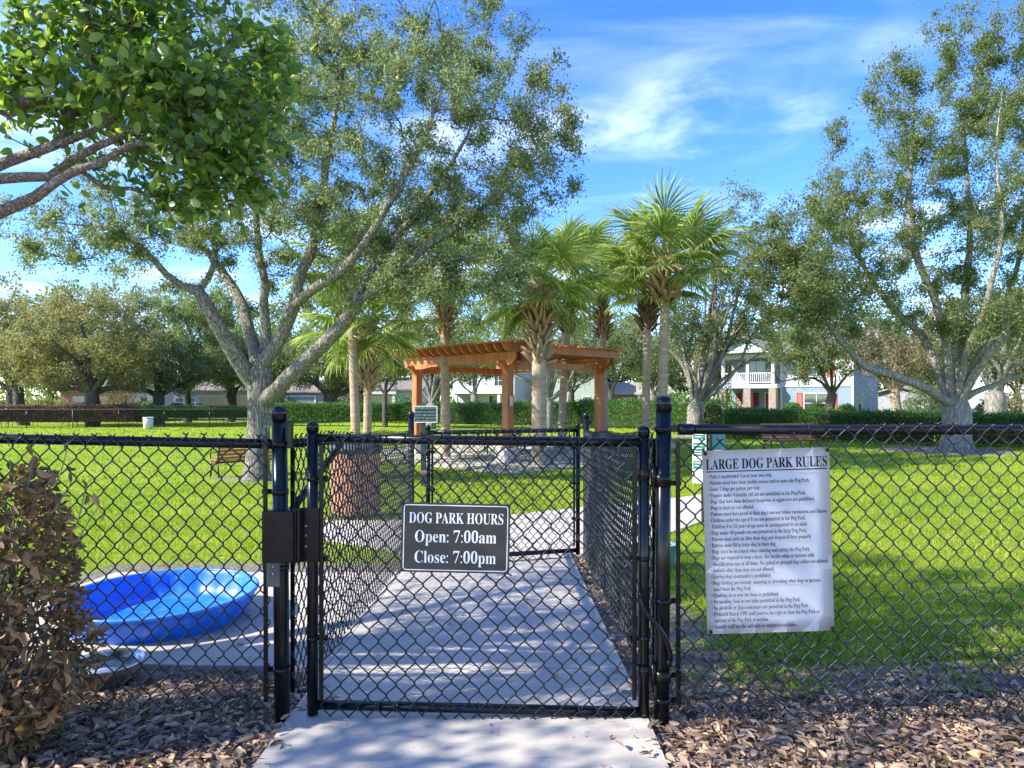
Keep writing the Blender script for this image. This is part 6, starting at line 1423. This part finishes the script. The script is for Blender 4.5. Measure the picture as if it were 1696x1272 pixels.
# ------------------------------------------------------------------ the dead bush at the lower left
def dead_bush():
    rng = np.random.default_rng(77); q = Vector((-2.12, 2.66, 0)); root = thing('dead_bush', 'dead brown bush with curled leaves pressed against the fence', 'bush', q)
    b = MB()
    for i in range(330):
        a = rng.uniform(0, 2 * pi); r = rng.uniform(0, .12); z0 = rng.uniform(0, .5) * (i > 60)
        e = Vector((cos(a) * rng.uniform(.1, .44), sin(a) * rng.uniform(.05, .27), min(1.12, z0 + rng.uniform(.15, .6))))
        s_ = Vector((cos(a) * r, sin(a) * r * .7, z0)); mdl = (s_ + e) / 2 + Vector(rng.normal(0, .04, 3))
        b.tube([s_, mdl, e], [.006, .004, .002], 4, False)
    b.build('twigs', M['stem'], root, 'stuff', None, False)
    n = 5600; v = unit(rng.normal(0, 1, (n, 3))); rr = rng.uniform(.35, 1, n) ** .4
    zc = rng.uniform(0, 1, n); env = np.where(zc < .6, 1.0 - .14 * np.cos(zc * 9) - .22 * (1 - np.clip(zc / .3, 0, 1)), 1.0 - ((zc - .6) / .4) ** 2 * .38)
    an = rng.uniform(0, 2 * pi, n)
    Pp = np.stack([np.cos(an) * .43 * env * rr, np.sin(an) * .215 * env * rr, zc * 1.14 + .03 * np.sin(an * 3) - (np.cos(an) > 0) * zc * np.cos(an) * .07], 1)
    Dd = np.stack([np.cos(an), np.sin(an), rng.normal(-.3, .5, n)], 1) * .5 + rng.normal(0, .6, (n, 3)); Nn = rng.normal(0, 1, (n, 3)); l = .016 + .062 * rng.beta(1.3, 2.2, n)
    o = np.argsort(Pp[:, 1] - (l - .04) * 5); near = o[:300]; rest = o[300:]
    V, T, k_ = leaf_geo(Pp[rest], Dd[rest], Nn[rest], l[rest], l[rest] * rng.uniform(.25, .6, len(rest)), .5, True)
    link('foliage', np_mesh('foliage', V, [T], M['leaf_dead'], True, np.repeat(rng.beta(2, 2.6, len(rest)), k_)), root, 'stuff')
    pr = [leaf_proto('leaf', 1, .30 + .05 * (s_ % 6), M['leaf_dead'], s_, .3 + .08 * (s_ % 5)) for s_ in range(21, 31)]
    leaf_parts(root, pr, Pp[near], Dd[near], Nn[near], l[near] * 1.1, rng)
    # a few leaves on bare twig ends that stand clear of the bush
    tw = MB()
    for (px, py, L_) in ((55, 757, .055), (110, 748, .05), (38, 790, .05), (92, 785, .06), (165, 838, .05), (140, 815, .05), (118, 800, .04)):
        e = P(px, py, 2.62) - q; s_ = Vector((e.x * .9 + rng.normal(0, .02), e.y, e.z - .13)); tw.tube([s_, (s_ + e) / 2 + Vector(rng.normal(0, .012, 3)), e], [.003, .0025, .0018], 4, False)
        leaf_parts(root, pr, [e], [rng.normal(0, .5, 3) + np.array([0, 0, .5])], [rng.normal(0, 1, 3)], [L_ * 1.1], rng); leaf_parts(root, pr, [e - Vector((0, 0, .05))], [rng.normal(0, .6, 3)], [rng.normal(0, 1, 3)], [L_ * .8], rng)
    tw.build('bare_twigs', M['stem'], root, 'stuff', None, False)
dead_bush()

# ------------------------------------------------------------------ fallen leaves
def litter():
    rng = np.random.default_rng(88); C = []
    def scatter(n, x0, x1, y0, y1, dens):
        x = rng.uniform(x0, x1, n); y = rng.uniform(y0, y1, n); k_ = rng.uniform(0, 1, n) < dens(x, y); C.append(np.stack([x[k_], y[k_]], 1))
    fall = lambda a, b, s_: (lambda x, y: np.exp(-((y - a) / b) ** 2) * s_)
    patch = lambda x, y: .55 + .45 * np.sin(x * 5.1 + 2 * np.sin(y * 4)) * np.sin(y * 6.3 + x * 1.7)
    scatter(12500, .60, 3.4, 2.2, 3.35, lambda x, y: np.where(y < 3.02, 1.0, np.exp(-((y - 3.02) / .16) ** 2)) * (.75 + .25 * patch(x, y)))
    scatter(5200, .60, 3.4, 3.1, 4.4, lambda x, y: .8 * patch(x, y) * np.exp(-((y - 3.1) / .8) ** 2))
    scatter(9500, -2.9, -.96, 2.2, 3.52, lambda x, y: np.where(y < 3.2, .95, np.exp(-((y - 3.2) / .16) ** 2)))
    scatter(1700, .575, .98, 3.0, 6.5, lambda x, y: np.exp(-((x - .60) / .13) ** 2))
    scatter(350, -2.9, 3.4, 3.5, 7.5, lambda x, y: .55 * (x > .62) + .15)
    scatter(260, -3, -.96, 3.6, 4.3, lambda x, y: .16 + 0 * x)
    nbig = sum(len(c) for c in C)
    scatter(700, -.95, .575, 2.2, 3.3, lambda x, y: np.exp(-((x + .95) / .09) ** 2) + np.exp(-((x - .575) / .09) ** 2) + .012)
    scatter(5200, .58, 3.4, 2.2, 4.1, lambda x, y: 1 - .5 * smooth(3.1, 4.1, y)); scatter(3000, -2.9, -.94, 2.2, 3.6, lambda x, y: 1 + 0 * x); scatter(500, -.95, .575, 2.2, 6.4, lambda x, y: .25 + .75 * np.exp(-((x - .575) / .2) ** 2))
    C = np.concatenate(C); n = len(C); z = ground(C[:, 0], C[:, 1])
    on = (C[:, 0] > -.95) & (C[:, 0] < .575); z = z + np.where(on | ((C[:, 0] < -.95) & (C[:, 1] > 3.58)), .034, .006) + rng.uniform(0, .02, n)
    an = rng.uniform(0, 2 * pi, n); Dd = np.stack([np.cos(an), np.sin(an), rng.normal(0, .22, n)], 1); Nn = np.array([0, 0, 1.0]) + rng.normal(0, .7, (n, 3)); Nn[:, 2] = np.abs(Nn[:, 2])
    l = .016 + .06 * rng.beta(1.6, 1.8, n); l[nbig + 60:] = rng.uniform(.005, .020, n - nbig - 60); V, T, k_ = leaf_geo(np.stack([C[:, 0], C[:, 1], z], 1), Dd, Nn, l, l * rng.uniform(.24, .46, n), rng.uniform(-.28, .55, (n, 1)), True)
    link('leaf_litter', np_mesh('leaf_litter', V, [T], M['litter'], True, np.repeat(np.clip(rng.beta(1.15, 1.35, n), 0, 1), k_)), None, 'stuff')
    pr = [leaf_proto('fallen_leaf', 1, .48, M['litter'], s_, .3) for s_ in range(40, 47)]
    mk = pm('yellow_green_leaf', (.30, .33, .06), (.24, .28, .05), 20, .6); gy = leaf_proto('fallen_leaf', 1, .5, mk, 3, .25)
    for i, (px, py) in enumerate(((1013, 1121), (686, 1061), (763, 1028), (931, 1136), (935, 1046), (882, 1050), (952, 982), (930, 960), (898, 1001), (1003, 1136), (560, 1087), (918, 952), (843, 957), (867, 1000), (760, 1190), (1020, 1182))):
        c = gp(px, py); o = link('fallen_leaf', gy if i < 2 else pr[i % len(pr)]); sz = rng.uniform(.04, .06)
        o.matrix_basis = Matrix.Translation((c.x, c.y, c.z + .034)) @ Matrix.Rotation(rng.uniform(0, 6.28), 4, 'Z') @ Matrix.Rotation(rng.normal(0, .2), 4, 'X') @ Matrix.Scale(sz, 4)
        if i == 0: props(o, 'yellow-green leaf on the walkway near the right side fence', 'leaf')
        elif i == 1: props(o, 'pale green leaf on the walkway below the hours sign', 'leaf')
        else: props(o, 'dry brown leaf lying on the concrete walkway', 'leaf', 'dry leaves on the walkway')
litter()

# ------------------------------------------------------------------ grass
def on_slab(x, y):
    a = (x > -.96) & (x < .585) & (y < 6.76); b = (x < -.95) & (x > -3.42) & (y > 3.52) & (y < 5.87)
    poly = np.array(pts); ins = np.zeros(len(x), bool); j = len(poly) - 1
    for i in range(len(poly)):
        xi, yi = poly[i]; xj, yj = poly[j]; cnd = ((yi > y) != (yj > y)) & (x < (xj - xi) * (y - yi) / (yj - yi + 1e-9) + xi); ins ^= cnd; j = i
    return a | b | ins
def grass():
    rng = np.random.default_rng(99); Vs, Ts, As, base = [], [], [], 0
    for (y0, y1, n, h, w) in ((3.2, 6.5, 62000, .058, .0052), (6.5, 10, 62000, .058, .0070), (10, 16, 62000, .062, .011), (16, 28, 46000, .07, .024), (28, 48, 24000, .085, .06)):
        y = np.sqrt(rng.uniform(y0 * y0, y1 * y1, n)); x = y * rng.uniform(-.82, .82, n)
        dn = np.clip(1.05 - dirt_at(x, y) * 1.05, 0, 1); cl_ = .55 + .45 * np.sin(x * 3.1 + np.sin(y * 2.3) * 2) * np.sin(y * 2.7 + 1.3 * np.sin(x * 1.9))
        sparse = np.where(y < 4.6, .34, .0)
        k_ = (rng.uniform(0, 1, n) < np.maximum(dn * (.45 + .55 * cl_), sparse * (cl_ > .62))) & ~on_slab(x, y); x, y, cl_ = x[k_], y[k_], cl_[k_]; n = len(x)
        z = ground(x, y); a = rng.uniform(0, 2 * pi, n); hh = h * rng.uniform(.5, 1.25, n) * (.7 + .5 * cl_) * (1 - .55 * np.clip(dirt_at(x, y), 0, 1)); ww = w * rng.uniform(.7, 1.3, n); ln_ = hh * rng.uniform(.2, 1.1, n); b_ = rng.uniform(0, 2 * pi, n)
        S = np.stack([np.cos(a), np.sin(a), 0 * a], 1) * ww[:, None] * .5; B = np.stack([x, y, z - .005], 1); Ln = np.stack([np.cos(b_), np.sin(b_), 0 * b_], 1) * ln_[:, None]
        V = np.stack([B - S, B + S, B + Ln * .4 + S * .8 + np.array([0, 0, 1]) * hh[:, None] * .62, B + Ln * .4 - S * .8 + np.array([0, 0, 1]) * hh[:, None] * .62, B + Ln + np.array([0, 0, 1]) * hh[:, None]], 1)
        i = (np.arange(n) * 5)[:, None] + base; Vs.append(V.reshape(-1, 3)); Ts.append(np.stack([i + [[0, 1, 2]], i + [[0, 2, 3]], i + [[3, 2, 4]]], 1).reshape(-1, 3)); base += n * 5
        As.append(np.repeat(np.clip(rng.beta(2, 2.2, n) + .16 * np.sin(x * .9 + np.sin(y)) * np.sin(y * .7) + .14 * np.sin(x * 3.7 + 2 * np.sin(y * 1.9)) * np.sin(y * 3.1 + x), 0, 1), 3))
    cw = np.stack([rng.uniform(.7, 3.3, 46), rng.uniform(3.05, 4.0, 46)], 1); m = 46 * 16
    c = np.repeat(cw, 16, 0) + rng.normal(0, .05, (m, 2)); z = ground(c[:, 0], c[:, 1]); b_ = rng.uniform(0, 2 * pi, m); L_ = rng.uniform(.03, .085, m); hh = rng.uniform(.012, .05, m)
    Dv = np.stack([np.cos(b_), np.sin(b_), 0 * b_], 1); S = np.stack([-np.sin(b_), np.cos(b_), 0 * b_], 1) * rng.uniform(.006, .012, m)[:, None]; B = np.stack([c[:, 0], c[:, 1], z], 1); up_ = np.array([0, 0, 1.0])
    V = np.stack([B - S * .4, B + S * .4, B + Dv * (L_ * .55)[:, None] + S + up_ * hh[:, None], B + Dv * (L_ * .55)[:, None] - S + up_ * hh[:, None], B + Dv * L_[:, None] + up_ * (hh * .8)[:, None]], 1)
    i = (np.arange(m) * 5)[:, None] + base; Vs.append(V.reshape(-1, 3)); Ts.append(np.stack([i + [[0, 1, 2]], i + [[0, 2, 3]], i + [[3, 2, 4]]], 1).reshape(-1, 3)); base += m * 5; As.append(np.repeat(rng.uniform(.05, .55, m), 3))
    link('grass', np_mesh('grass', np.concatenate(Vs), [np.concatenate(Ts)], M['grass'], False, np.concatenate(As)), None, 'stuff')
grass()
